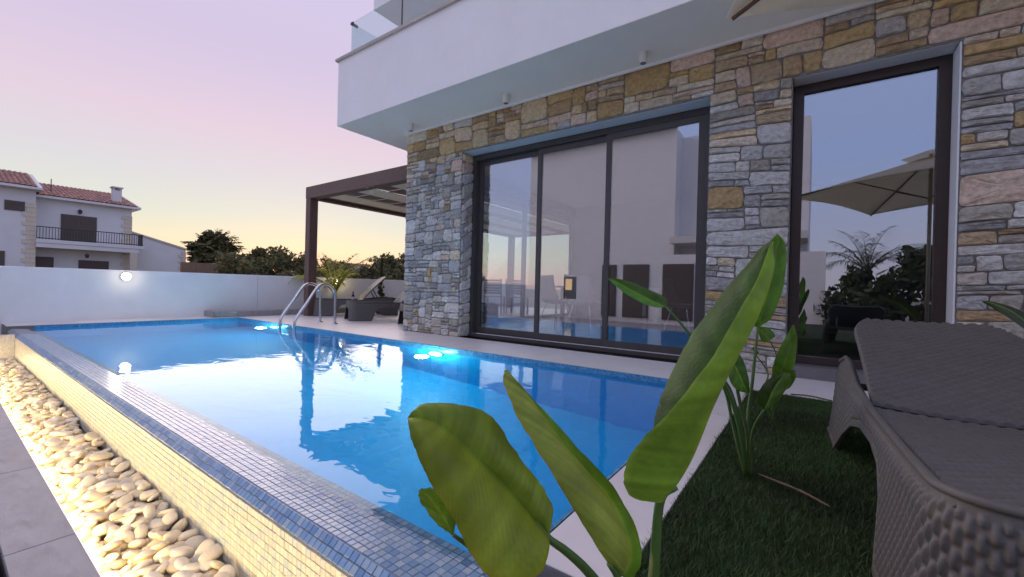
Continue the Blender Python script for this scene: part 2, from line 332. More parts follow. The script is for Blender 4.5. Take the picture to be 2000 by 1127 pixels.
def stone(q, tint, mapf, out=.026):
    gap = .0048; c = (sum(p[0] for p in q)/4, sum(p[1] for p in q)/4)
    w = max(p[0] for p in q)-min(p[0] for p in q); h = max(p[1] for p in q)-min(p[1] for p in q)
    q2 = [(c[0]+(p[0]-c[0])*max(.5, 1-2*gap/w), c[1]+(p[1]-c[1])*max(.5, 1-2*gap/h)) for p in q]
    mn = min(w, h); poly = []
    for i in range(4):
        p, a, b = Vector(q2[i]), Vector(q2[i-1]), Vector(q2[(i+1) % 4]); rr = mn*random.uniform(.10, .30)
        da = (a-p); db = (b-p); poly += [p+da.normalized()*min(rr, da.length*.4)]+([p+(da.normalized()+db.normalized())*rr*.25] if mn > .05 else [])+[p+db.normalized()*min(rr, db.length*.4)]
        m = (p+b)/2 + Vector((random.uniform(-1, 1), random.uniform(-1, 1)))*mn*.04
        if db.length > .09: poly.append(m)
    poly = [p+Vector((random.uniform(-1, 1), random.uniform(-1, 1)))*.0028 for p in poly]; n = len(poly); C2 = sum(poly, Vector((0, 0)))/n
    ot = out*random.uniform(.5, 1.2); rings = []
    for sc, d in ((1, -.012), (1, ot*.45), (max(.6, 1-.020/mn), ot*.9), (.5, ot)):
        rings.append([mapf(C2.x+(p.x-C2.x)*sc, C2.y+(p.y-C2.y)*sc, d+(random.uniform(-.006, .006) if d > .005 else 0)) for p in poly])
    vs = [v for r in rings for v in r]+[mapf(C2.x, C2.y, ot+random.uniform(-.004, .006))]; fs = []
    for r in range(3):
        for k in range(n): fs.append((r*n+k, r*n+(k+1) % n, (r+1)*n+(k+1) % n, (r+1)*n+k))
    for k in range(n): fs.append((3*n+k, 3*n+(k+1) % n, 4*n))
    return vs, fs
front = lambda a, z, d: (a, FY-d, z)
ret = lambda a, z, d: (-3.97+d, FY+a, z)
allst = []
def fill(rects, mapf, tw, th, ochre_fn):
    for (a0, a1, z0, z1) in rects:
        out = []; cells(((a0, z0), (a1, z0), (a1, z1), (a0, z1)), tw, th, out)
        for q in out:
            c = (sum(p[0] for p in q)/4, sum(p[1] for p in q)/4); pal = OCHRE if random.random() < ochre_fn(*c) else GREY
            k = random.uniform(.85, 1.15); ti = tuple(min(.86, x*k*1.14) for x in random.choice(pal)); ctr = mapf(c[0], c[1], 0)
            sz = max(p[0] for p in q)-min(p[0] for p in q); allst.append((stone(q, ti, mapf), ti, pix_size(ctr, math.sqrt(max(1e-5, sz*(max(p[1] for p in q)-min(p[1] for p in q)))))))
oc = lambda a, z: .10 if z < 2.25 else (.45 if z < 2.5 else .92)
fill([(-5.12, -3.975, 0, 2.56)], front, .185, .105, oc)
fill([(-5.12, -3.0, 2.56, 2.995), (-3.0, -.8, 2.56, 2.995), (-.8, 2.3, 2.56, 2.995)], front, .34, .125, oc)
fill([(-.835, -.185, 0, 2.56), (.825, 2.3, 0, 2.56)], front, .36, .098, lambda a, z: .14 if z < 2.3 else .5)
fill([(0, .22, 0, 2.54)], ret, .2, .15, oc)
wall = MB()
for (a, b) in (((-5.12, 0), (-3.975, 2.548)), ((-.835, 0), (-.185, 2.548)), ((.815, 0), (2.3, 2.548)), ((-5.12, 2.55), (2.3, 3.0))): wall.box((a[0], FY, a[1]), (b[0], FY+.30, b[1]))
sw = obj('stone_wall', wall, mortar, house); sw['label'] = 'coursed rubble wall of grey and ochre stones'
order = sorted(range(len(allst)), key=lambda i: -allst[i][2]); near = set(order[:300]); rest = MB()
print('stones', len(allst))
for i, ((vs, fs), ti, s) in enumerate(allst):
    if i in near: obj('stone', MB().add(vs, fs, ti), stonem, sw)
    else: rest.add(vs, fs, ti)
if rest.v: tag(obj('stones', rest, stonem, sw), kind='stuff')
sof = MB(); sof.box((-3.97, FY+.01, 2.545), (-.84, FY+.30, 2.5495)); sof.box((-.18, FY+.01, 2.545), (.81, FY+.30, 2.5495)); obj('lintel_soffit', sof, plaster_b, sw)
tr_ = MB(); tr_.box((.812, FY-.004, .09), (.822, FY+.25, 2.54)); obj('reveal_trim', tr_, plaster, sw)
# room shell (seen through the panes)
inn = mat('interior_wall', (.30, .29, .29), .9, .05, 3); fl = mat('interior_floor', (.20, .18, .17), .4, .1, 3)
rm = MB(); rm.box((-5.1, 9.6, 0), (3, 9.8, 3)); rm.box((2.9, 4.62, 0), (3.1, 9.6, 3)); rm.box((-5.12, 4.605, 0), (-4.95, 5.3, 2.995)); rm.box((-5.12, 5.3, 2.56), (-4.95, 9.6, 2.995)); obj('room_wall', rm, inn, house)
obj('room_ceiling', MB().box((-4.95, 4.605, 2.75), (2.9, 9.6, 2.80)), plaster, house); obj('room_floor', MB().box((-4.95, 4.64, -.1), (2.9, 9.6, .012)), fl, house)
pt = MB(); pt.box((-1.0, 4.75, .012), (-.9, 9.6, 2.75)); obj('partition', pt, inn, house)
# side glazing to the pergola
sg = MB()
for y in (5.3, 7.4, 9.52): sg.box((-5.08, y, .02), (-5.0, y+.07, 2.56))
sg.box((-5.08, 5.371, 2.48), (-5.0, 9.52, 2.558)); sg.box((-5.08, 5.371, .02), (-5.0, 9.52, .09)); sd = obj('side_window', sg, dark, house); obj('pane', MB().box((-5.045, 5.372, .091), (-5.037, 9.519, 2.479)), clearglass, sd)
# sliding door
DY = 4.5
dr = MB(); dr.box((-3.968, DY, .0), (-3.90, DY+.13, 2.543)); dr.box((-.91, DY, .0), (-.842, DY+.13, 2.543)); dr.box((-3.9, DY, 2.475), (-.91, DY+.13, 2.543)); dr.box((-3.9, DY-.02, .001), (-.91, DY+.13, .045))
door = obj('sliding_door', dr, dark, house); door['label'] = 'dark three leaf sliding glass door'
box('track', (-3.9, DY-.012, .0455), (-.91, DY-.004, .056), steel, door)
for (a, b, y) in ((-3.898, -2.86, DY+.085), (-2.90, -1.90, DY+.045), (-1.955, -.912, DY+.005)):
    f = MB(); w = .06; f.box((a, y, .047), (a+w, y+.035, 2.473)); f.box((b-w, y, .047), (b, y+.035, 2.473)); f.box((a+w, y, 2.41), (b-w, y+.035, 2.473)); f.box((a+w, y, .047), (b-w, y+.035, .13))
    obj('door_leaf', f, dark, door); obj('pane', MB().box((a+w, y+.012, .13), (b-w, y+.020, 2.41)), winglass, door)
w_ = MB(); y = DY-.02; w_.box((-.178, y, .10), (-.105, y+.1, 2.543)); w_.box((.738, y, .10), (.811, y+.1, 2.543)); w_.box((-.105, y, 2.47), (.738, y+.1, 2.543)); w_.box((-.105, y, .10), (.738, y+.1, .165))
wn = obj('picture_window', w_, brown, house); wn['label'] = 'tall picture window in dark brown frame'; obj('pane', MB().box((-.105, y+.03, .165), (.738, y+.038, 2.47)), winglass, wn)
box('sill', (-.178, FY+.0, .0), (.811, y+.12, .098), mat('sill_dark', (.16, .15, .15), .5), wn)
# balcony
bal = obj('balcony', MB().box((-5.74, 3.5, 3.004), (2.4, 6.5, 3.94)), plaster, house); box('soffit_board', (-5.738, 3.502, 3.0), (2.4, 6.5, 3.0035), mat('soffit_bounce_tint', (.84, .78, .69), .9, .03, 2), bal); bal['label'] = 'white cantilevered balcony with flat soffit'  # light correction put into the colour: warm tint offsets blue bounce from pool
box('coping', (-5.775, 3.465, 3.9405), (2.4, 3.75, 3.975), copem, bal); box('coping', (-5.775, 3.751, 3.9405), (-5.5, 6.5, 3.975), copem, bal)
cv = MB(); cv.box((-5.12, 4.235, 2.972), (2.3, 4.262, 2.9985)); obj('cornice', cv, plaster, bal)
gp = MB()
xs = [-5.60, -4.47, -3.2, -1.9, -.6, .7, 2.0]
for a, b in zip(xs, xs[1:]): obj('glass_panel', MB().box((a+.006, 3.60, 3.976), (b-.006, 3.612, 4.52)), clearglass, bal)
obj('glass_panel', MB().box((-5.60, 3.615, 3.976), (-5.588, 5.2, 4.52)), clearglass, bal)
cl = MB(); cl.box((-5.612, 3.594, 4.49), (-5.56, 3.618, 4.525)); cl.box((-5.606, 3.619, 4.49), (-5.582, 3.70, 4.525)); obj('glass_clamp', cl, dark, bal)
for x in xs[1:]: box('glass_joint', (x-.0055, 3.598, 3.976), (x+.0055, 3.614, 4.52), dark, bal)
box('upper_wall', (-4.6, 6.0, 3.941), (2.4, 6.49, 5.35), plaster, house); rs = box('roof_slab', (-6.2, 4.4, 5.36), (2.6, 10, 6.1), plaster, house)
for x in (-4.73, -3.04, -1.39, .27):
    b = MB(); b.tube([(x, 4.02, 2.90), (x, 4.02, 2.9995)], .038, 16); d = obj('downlight', b, white_paint, house, False); obj('lens', MB().tube([(x, 4.02, 2.896), (x, 4.02, 2.8995)], .028, 14), mat('lens_dark', (.2, .19, .18), .2), d)
# ============================================================ POOL FITTINGS
for i, x in enumerate((-3.56, -7.44)):
    lab = ('round underwater pool lamp glowing below the tall sliding door side', 'round underwater pool lamp glowing beside the steel ladder')[i]
    p = thing('pool_lamp', (x, 3.48, -.34), lab, 'pool lamp', 'underwater lamps in the pool wall')
    obj('ring', MB().tube([(x, 3.487, -.33), (x, 3.470, -.33)], .125, 24), steel, p)
    obj('lens', MB().tube([(x, 3.469, -.33), (x, 3.455, -.33)], [.10, .085], 24), mat('pool_lamp_glow', (.8, .95, 1), .3, 0, emit=(.62, .93, 1), estr=22), p)
    pl = bpy.data.lights.new('pool_lamp_light', 'POINT'); pl.energy = 22; pl.color = (.45, .95, 1); pl.shadow_soft_size = .08
    po = bpy.data.objects.new('pool_lamp_light', pl); COL.objects.link(po); po.parent = p; po.location = (0, -.22, .0)
lad = thing('pool_ladder', (-6.88, 3.7, 0), 'polished steel pool ladder with two curved handrails', 'ladder')
for x in (-7.11, -6.65):
    pth = cat_rom([(x, 4.10, .0), (x, 4.10, .30), (x, 4.09, .52), (x, 4.01, .64), (x, 3.90, .675), (x, 3.78, .62), (x, 3.60, .36), (x, 3.44, .13), (x, 3.41, 0), (x, 3.41, -.4), (x, 3.41, -.95)], 44)
    h = obj('handrail', MB().tube(pth, .023, 14), steel, lad, True)
    obj('base_plate', MB().tube([(x, 4.10, .0005), (x, 4.10, .012)], [.05, .042], 18), steel, h)
for z in (-.12, -.36, -.60, -.85): box('rung', (-7.09, 3.37, z-.012), (-6.67, 3.45, z+.012), steel, lad, bev=.006)
# ============================================================ BOUNDARY WALL, LAMPS
def wall_panels(name, x, y0, y1, ztop, label, joint):
    r = thing(name, (x, (y0+y1)/2, 0), label, 'wall'); ys = [y0]+joint+[y1]
    for a, b in zip(ys, ys[1:]): obj('panel', MB().box((x-.2, a+.003, -1.55), (x, b-.003, ztop), bev=.006), plaster, r)
    return r
wall_panels('boundary_wall', -9.5, -6, 14, .825, 'long white rendered boundary wall behind the pool', [4.08, 9.0])
for i, (y, z) in enumerate(((1.99, .72), (5.87, .72))):
    q = thing('wall_lamp', (-9.45, y, z-.05), ('round bulkhead lamp glowing on bare white boundary wall', 'round bulkhead lamp glowing behind the small palm')[i], 'wall lamp', 'lamps on the boundary wall')
    def disc(x0, x1, ra, rb): return MB().tube([(x0, y, z), (x1, y, z)], [ra, rb], 20)
    obj('housing', disc(-9.4995, -9.46, .07, .07), white_paint, q); obj('lens', disc(-9.459, -9.435, .054, .038), mat('wall_lamp_glow', (1, .95, .85), .4, 0, emit=(1, .90, .70), estr=22), q)
    pl = bpy.data.lights.new('wall_lamp_light', 'POINT'); pl.energy = 1.6; pl.color = (1, .84, .58); pl.shadow_soft_size = .05
    po = bpy.data.objects.new('wall_lamp_light', pl); COL.objects.link(po); po.parent = q; po.location = (.14, 0, .05); pl.energy = (.7, 2.2)[i]
kb = thing('planter_kerb', (-9.3, 8, 0), 'low grey kerb of the planting strip along the boundary wall', 'kerb')
for a in np.arange(3.25, 12.5, 1.0): obj('kerb_stone', MB().box((-9.16, a, .0005), (-9.04, a+.996, .11), bev=.006), walkm, kb)
obj('kerb_stone', MB().box((-9.498, 3.13, .0005), (-9.04, 3.246, .11), bev=.006), walkm, kb)
tag(box('planting_soil', (-9.498, 3.25, .001), (-9.163, 12.6, .09), mat('soil', (.10, .075, .05), .95, .3, 20, .8, 40)), kind='structure')
# ============================================================ PERGOLA
PG = thing('pergola', (-6.9, 8.3, 0), 'dark brown timber pergola with woven cream and brown roof boards', 'pergola')
for (x, y) in ((-8.6, 4.72), (-8.6, 11.9), (-5.35, 11.9)): box('post', (x-.085, y-.085, .001), (x+.085, y+.085, 2.44), wood, PG, bev=.006)
for a, b in (((-8.69, 4.63, 2.443), (-5.13, 4.80, 2.69)), ((-8.69, 11.82, 2.443), (-5.13, 11.98, 2.69)), ((-8.685, 4.803, 2.445), (-8.52, 11.817, 2.685)), ((-5.30, 4.803, 2.445), (-5.135, 11.817, 2.685))): box('beam', a, b, wood, PG, bev=.006)
for x in (-8.02, -7.02, -6.02): box('shade_strip', (x-.27, 4.803, 2.485), (x+.27, 11.817, 2.497), cream, PG)
for j in range(16):
    y = 4.81+j*.437
    for x, hw in ((-8.405, .11), (-7.52, .245), (-6.52, .245), (-5.525, .215)):
        obj('roof_board', MB().add([(x-hw, y+.0, 2.50), (x+hw, y+.0, 2.50), (x+hw, y+.424, 2.510), (x-hw, y+.424, 2.510), (x-hw, y+.0, 2.512), (x+hw, y+.0, 2.512), (x+hw, y+.424, 2.522), (x-hw, y+.424, 2.522)], [(3, 2, 1, 0), (4, 5, 6, 7), (0, 1, 5, 4), (1, 2, 6, 5), (2, 3, 7, 6), (3, 0, 4, 7)]), wood, PG)
# ============================================================ LOUNGERS
def weave(a, b, pa, pb, amp, g=.13):
    j = math.floor(b/pb); fb = b/pb-j; fa = a/pa+(j % 2)*.5; fa -= math.floor(fa)
    fb = min(1, max(0, (fb-g)/(1-2*g))); fa = min(1, max(0, (fa-.09)/.82))
    return amp*math.sqrt(max(0, 1-(2*fb-1)**2))*max(0, math.sin(math.pi*fa))**.5
ZT = [(0, .352), (.3, .342), (.75, .335), (1.1, .35), (1.40, .39), (1.58, .40), (1.70, .365)]
ZB = [(0, 0), (.36, 0), (.39, .06), (.43, .17), (.50, .235), (.62, .258), (.82, .25), (1.02, .205), (1.2, .12), (1.34, .03), (1.38, 0), (1.70, 0)]
LWD = .60
def lounger(name, label, group, angle, hi):
    t = thing(name, (0, 0, 0), label, 'sun lounger', group); st = .0025 if hi else .02
    # frame path: rear-left -> front-left -> front -> rear-right
    path = []; R_ = .085
    y = 1.70
    while y > R_: path.append((0, y, -1, 0)); y -= st
    for k in range(0, 55 if hi else 7):
        a = k/(54 if hi else 6)*math.pi/2; path.append((R_-R_*math.cos(a), R_-R_*math.sin(a), -math.cos(a), -math.sin(a)))
    x = R_+st
    while x < LWD-R_: path.append((x, 0, 0, -1)); x += st
    nh = len(path); half = [p for p in path if p[0] <= R_+1e-6]
    path += [(LWD-p[0], p[1], -p[2], p[3]) for p in reversed(half)]
    nt_ = 96 if hi else 12; P = []; s = 0; prev = path[0]
    for (x, y, nx, ny) in path:
        s += math.hypot(x-prev[0], y-prev[1]); prev = (x, y, nx, ny); fr = y < R_+.001 and R_*.9 < x < LWD-R_*.9
        bul = .035*math.sin(math.pi*min(1, max(0, (x-.0)/LWD)))if y < R_ else 0
        zt = interp(y, ZT); zb = interp(y, ZB)
        if y < R_*.6:
            e = min(x, LWD-x); zb = interp(e, [(0, 0), (.08, 0), (.095, .10), (.115, .18), (.15, .22), (.2, .238), (.33, .242)])
        row = []
        for k in range(nt_+1):
            z = lerp(zb, zt, k/nt_); m = min(1, max(0, (z-zb-.022)/.012), 1)*min(1, max(0, (zt-z-.016)/.01))
            if y > 1.0: m *= max(0, 1-(y-1.0)/.15)
            off = weave(z, s, .044, .0145, .0075)*m if hi else 0
            rim = .004*(1 if z-zb < .022 else 0)
            fl = .030*max(0, 1-z/.36)**1.5 + (.0009*math.sin((z-zb)*190) if y > 1.05 else 0)
            off += fl+rim-.012*max(0, (z-.30)/.05)
            row.append((x+nx*off, y+ny*off-bul, z))
        P.append(row)
    fr = obj('frame', MB().grid(P, flip=True), resin, t, True, local=True); md = fr.modifiers.new('thickness', 'SOLIDIFY'); md.thickness = .016; md.offset = -1
    rim = [(p[0]-(-q[2])*-.0, p[1], p[2]) for p, q in zip([r[-1] for r in P], path)]
    rim = rim[::(4 if hi else 2)]; obj('top_rail', MB().tube(rim, .0095, 8), resin, t, True, local=True)
    # seat
    hy, hz = .90, .315; step = .0028 if hi else .03; ny_, nx_ = int(.87/step), int((LWD-.05)/step)
    Q = []
    for i in range(ny_+1):
        y = .026+.871*i/ny_; row = []
        for j in range(nx_+1):
            x = .025+(LWD-.05)*j/nx_; c = 2*(x/LWD)-1; e = min(1, min(i, ny_-i, j, nx_-j)/3)
            z = interp(y, [(0, .338), (.06, .346), (.35, .338), (.7, .318), (.9, .312)])-.012*(1-c*c)
            row.append((x, y-.035*math.sin(math.pi*x/LWD)*max(0, 1-y/.2), z-.010*(1-e)+(weave(x, y, .040, .0165, .0075, .17)*e if hi else 0)))
        Q.append(row)
    se = obj('seat', MB().grid(Q), resin, t, True, local=True); md = se.modifiers.new('thickness', 'SOLIDIFY'); md.thickness = .014; md.offset = -1
    # backrest
    Lb = .76; Q = []; nb = int(Lb/step)
    ca, sa = math.cos(angle), math.sin(angle)
    for i in range(nb+1):
        a = Lb*i/nb; row = []; tt = a/Lb; hw = (LWD/2-.03)*(1-.02*tt)
        if tt > .62: hw *= math.sqrt(max(0.0, 1-((tt-.62)/.385)**2.6))*.34+.66
        for j in range(nx_+1):
            c = 2*j/nx_-1; e = min(1, min(i, nb-i, j, nx_-j)/3); al = a+(.03*(1-c*c) if tt > .7 else 0)*(tt-.7)/.3
            h = .022*math.sin(math.pi*tt)-.018*(1-c*c) - .010*(1-e)+(weave(c*hw, a, .040, .0165, .007, .17)*e if hi else 0)
            row.append((LWD/2+c*hw, hy+al*ca-h*sa, hz+.012+al*sa+h*ca))
        Q.append(row)
    be = obj('backrest', MB().grid(Q), resin, t, True, local=True); md = be.modifiers.new('thickness', 'SOLIDIFY'); md.thickness = .02; md.offset = -1
    s_ = MB(); m = .5*Lb
    for x in (.12, LWD-.12): s_.tube([(x, hy+m*ca, hz-.02+m*sa), (x, hy+m*ca+.16, .30)], .012, 8)
    s_.tube([(.03, 1.36, .30), (LWD-.03, 1.36, .30)], .014, 8); s_.tube([(.03, hy+m*ca+.16, .295), (LWD-.03, hy+m*ca+.16, .295)], .012, 8)
    obj('support_bar', s_, resin, t, True, local=True)
    return t
lg = lounger('sun_lounger', 'large dark resin wicker sun lounger on the lawn beside the picture window', None, rad(20.5), True); lg.location = (.185, 1.05, .0); lg.rotation_euler.z = rad(2.7)
l2 = lounger('sun_lounger', 'dark resin sun lounger standing next to the pergola post and small palm', 'loungers under the pergola', rad(46), False); l2.location = (-8.93, 4.98, .001); l2.rotation_euler.z = rad(-24)
for x, lab in ((-7.50, 'dark resin sun lounger in the middle of the row under the pergola'), (-6.05, 'dark resin sun lounger closest to the stone wall corner, mostly hidden')):
    c = copy_tree(l2); c.location = (x, 4.86 if x < -7 else 4.98, .001); c['label'] = lab
q_ = Vector((l2.location.x, l2.location.y))+Vector((math.cos(rad(-24)), math.sin(rad(-24))))*.16+Vector((-math.sin(rad(-24)), math.cos(rad(-24))))*.80
bt = thing('bottle', (q_.x, q_.y, .315), 'small dark bottle with white label standing on a lounger seat', 'bottle')
obj('body', MB().tube([(q_.x, q_.y, .315), (q_.x, q_.y, .42), (q_.x, q_.y, .46), (q_.x, q_.y, .52)], [.034, .034, .014, .013], 14), mat('dark_bottle', (.02, .02, .02), .15), bt, True); obj('paper_label', MB().tube([(q_.x, q_.y, .34), (q_.x, q_.y, .40)], .0352, 14, cap=False), white_paint, bt)
# ============================================================ PARASOL (its tip shows above, the rest in the picture window)
UC = Vector((1.15, 1.75)); ang = math.atan2(-.878, .477); e1 = Vector((math.cos(ang), math.sin(ang))); e2 = Vector((-e1.y, e1.x))
um = thing('parasol', (UC.x, UC.y, 0), 'square cream garden parasol whose canopy tip hangs beneath the balcony', 'parasol')
canv = mat('cream_canvas', (.74, .68, .55), .85, .05, 10, .15, 150, sub=.5)
def upt(a, b, z): p = UC+e1*a+e2*b; return (p.x, p.y, z)
hs = 1.12; apex = 2.47
for k in range(4):
    q = [(-1, -1), (1, -1), (1, 1), (-1, 1)]; A = q[k]; Bq = q[(k+1) % 4]; rows = []
    for i in range(9):
        t = .06+.94*i/8; row = []
        for j in range(9):
            s = j/8; a = lerp(A[0], Bq[0], s)*hs*t; b = lerp(A[1], Bq[1], s)*hs*t; r = t
            z = lerp(apex, 2.0, r)+.05*math.sin(math.pi*s)*t*t*1.2-.02*math.sin(math.pi*t); row.append(upt(a, b, z))
        rows.append(row)
    pn = obj('canopy_panel', MB().grid(rows), canv, um, True); pn.modifiers.new('thickness', 'SOLIDIFY').thickness = .004
    obj('rib', MB().tube([upt(A[0]*hs*.04, A[1]*hs*.04, apex-.04), upt(A[0]*hs*.98, A[1]*hs*.98, 1.985)], .010, 8), wood, um); obj('strut', MB().tube([upt(A[0]*.03, A[1]*.03, 1.95), upt(A[0]*hs*.52, A[1]*hs*.52, 2.20)], .008, 8), wood, um)
obj('vent_cap', MB().add([upt(-.22, -.22, 2.44), upt(.22, -.22, 2.44), upt(.22, .22, 2.44), upt(-.22, .22, 2.44), upt(0, 0, 2.55)], [(0, 1, 4), (1, 2, 4), (2, 3, 4), (3, 0, 4)]), canv, um)
obj('pole', MB().tube([upt(0, 0, .06), upt(0, 0, 2.5)], .02, 14), mat('light_wood_pole', (.42, .36, .28), .5), um, True); obj('base', MB().box((UC.x-.25, UC.y-.25, .0), (UC.x+.25, UC.y+.25, .07), bev=.01), walkm, um)
# ============================================================ STRELITZIA
def pix_curve(pts, n): return cat_rom([PX(*p) for p in pts], n)
def leaf_part(parent, edgeA, rib, edgeB, bulge=.012, tA=(1, 1, 1), tB=(1, 1, 1), n=46, m=9, ripple=.0016, veins=20, ribtint=(1.25, 1.2, 1.1), tip=None, edge=(1.15, .85, .7)):
    n = int(n*1.6); m = m+2; g = MB(); R3 = pix_curve(rib, n); vt = [random.uniform(-1, 1) for _ in range(400)]
    def vein(x):
        x = x+100; k = int(x); f = x-k; f = f*f*(3-2*f); return lerp(vt[k % 400], vt[(k+1) % 400], f)
    for E_, ti, sgn in ((edgeA, tA, 1), (edgeB, tB, -1)):
        E3 = pix_curve(E_, n); P = []; T = []
        for i in range(n):
            tan = (R3[min(i+1, n-1)]-R3[max(i-1, 0)]); ac = E3[i]-R3[i]; nn = tan.cross(ac)
            nn = nn.normalized() if nn.length > 1e-9 else Vector((0, 0, 0))
            if nn.dot(EYE-R3[i]) < 0: nn = -nn
            row = []
            for j in range(m+1):
                s = j/m; q_ = (i/n*veins-s*1.6)*2; rip = ripple*vein(q_)*math.sin(math.pi*min(1, s*1.1)) + .0014*vein(i*.35+sgn*50)*s*s
                p = R3[i]+ac*s+nn*(bulge*math.sin(math.pi*s)*min(1, ac.length/.05)+rip)
                if j == m: p = p+ac.normalized()*.0016*vein(i*.8+20) if ac.length > 1e-6 else p
                row.append(p); v = 1+.16*vein(q_)+.14*vein(q_*3.1+60)+.08*vein(i*.12+s*2+200)
                tt = ti if j else ribtint
                if j == m: tt = tuple(x*y for x, y in zip(ti, edge))
                if tip and i > n-3: tt = tip
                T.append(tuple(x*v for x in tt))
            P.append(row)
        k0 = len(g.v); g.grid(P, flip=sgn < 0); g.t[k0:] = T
    o = obj('leaf', g, leafm, parent, True); return o
def petiole(parent, pts, r0_, r1, tint=(1, 1, 1), n=18):
    P = pix_curve(pts, n); return obj('petiole', MB().tube(P, [lerp(r0_, r1, i/(n-1)) for i in range(n)], 10, tint), stemm, parent, True)
def ground_at(x, y, z=0):
    d = fw + RT*((x-1000)/F) + UP*((563.5-y)/F); return EYE+d*((z-.7)/d.z)
# front plant
b0 = PX(1268, 1360, .74); b0.z = 0
p1 = thing('strelitzia', (b0.x, b0.y, 0), 'big bird of paradise plant with broad bright green leaves at the lawn corner', 'plant', 'bird of paradise plants along the lawn edge')
def pd(v): d = (v-EYE); z = d.dot(fw); return (1000+F*d.dot(RT)/z, 563.5-F*d.dot(UP)/z, z)
B0 = pd(b0)
# tall folded leaf: rib = right contour, near half and far half both open to the left
leaf_part(p1, [(1290, 976, .70), (1240, 974, .665), (1218, 945, .65), (1228, 895, .645), (1262, 850, .645), (1300, 812, .65), (1345, 758, .66), (1395, 690, .675), (1440, 615, .69), (1480, 540, .71), (1504, 478, .735)],
          [(1290, 976, .70), (1320, 950, .70), (1348, 905, .70), (1368, 860, .70), (1392, 800, .705), (1418, 745, .71), (1446, 690, .715), (1476, 630, .72), (1500, 570, .73), (1511, 520, .74), (1508, 472, .75)],
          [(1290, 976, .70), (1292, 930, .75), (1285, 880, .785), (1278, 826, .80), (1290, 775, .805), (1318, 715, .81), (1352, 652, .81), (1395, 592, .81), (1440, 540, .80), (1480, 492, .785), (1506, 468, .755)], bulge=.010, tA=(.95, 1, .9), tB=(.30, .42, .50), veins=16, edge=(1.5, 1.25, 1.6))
petiole(p1, [B0, (1272, 1220, .73), (1280, 1080, .71), (1290, 976, .70), (1320, 950, .703)], .011, .006, (.9, 1, .9))
leaf_part(p1, [(1072, 1052, .60), (1080, 1000, .61), (1066, 960, .625), (1040, 925, .63), (1005, 878, .64), (968, 822, .645), (930, 797, .645), (870, 787, .635), (820, 792, .625), (798, 814, .615)],
          [(1072, 1052, .60), (1046, 1018, .605), (1012, 976, .61), (976, 936, .61), (940, 900, .605), (905, 866, .605), (872, 838, .605), (840, 820, .608), (815, 814, .61), (796, 816, .614)],
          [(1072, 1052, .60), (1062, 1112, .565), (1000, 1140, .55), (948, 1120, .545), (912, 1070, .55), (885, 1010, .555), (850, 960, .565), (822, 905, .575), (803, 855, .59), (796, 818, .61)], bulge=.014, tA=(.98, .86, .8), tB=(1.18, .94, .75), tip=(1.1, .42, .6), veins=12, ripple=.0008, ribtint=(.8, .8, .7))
petiole(p1, [B0, (1240, 1240, .70), (1160, 1130, .64), (1110, 1080, .615), (1072, 1052, .60), (1046, 1018, .606)], .010, .004, (.7, .8, .7))
leaf_part(p1, [(885, 1045, .64), (862, 1030, .64), (838, 1005, .645), (820, 975, .65), (818, 958, .655)], [(885, 1045, .64), (870, 1018, .65), (855, 995, .655), (838, 972, .66), (820, 957, .66)], [(885, 1045, .64), (892, 1005, .67), (880, 970, .68), (850, 954, .675), (822, 954, .665)], bulge=.004, tA=(.8, .85, .7), tB=(.7, .8, .6), n=20, m=4, veins=5)
petiole(p1, [B0, (1180, 1260, .70), (1000, 1130, .66), (920, 1070, .645), (885, 1045, .64)], .007, .003, (.6, .7, .6))
leaf_part(p1, [(1206, 1126, .66), (1170, 1075, .65), (1130, 1010, .645), (1090, 945, .645), (1050, 880, .65), (1018, 828, .655), (995, 780, .66), (983, 742, .67), (986, 722, .68)],
          [(1206, 1126, .66), (1222, 1118, .672), (1232, 1080, .68), (1218, 1025, .685), (1186, 968, .69), (1140, 918, .69), (1090, 862, .69), (1040, 800, .69), (990, 724, .683)],
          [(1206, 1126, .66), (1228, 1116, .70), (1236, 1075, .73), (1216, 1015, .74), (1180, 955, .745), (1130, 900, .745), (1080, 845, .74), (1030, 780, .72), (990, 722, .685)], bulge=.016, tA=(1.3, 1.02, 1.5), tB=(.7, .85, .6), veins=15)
petiole(p1, [B0, (1225, 1240, .70), (1212, 1160, .665), (1206, 1126, .66), (1190, 1100, .655)], .009, .005, (.9, 1, .9))
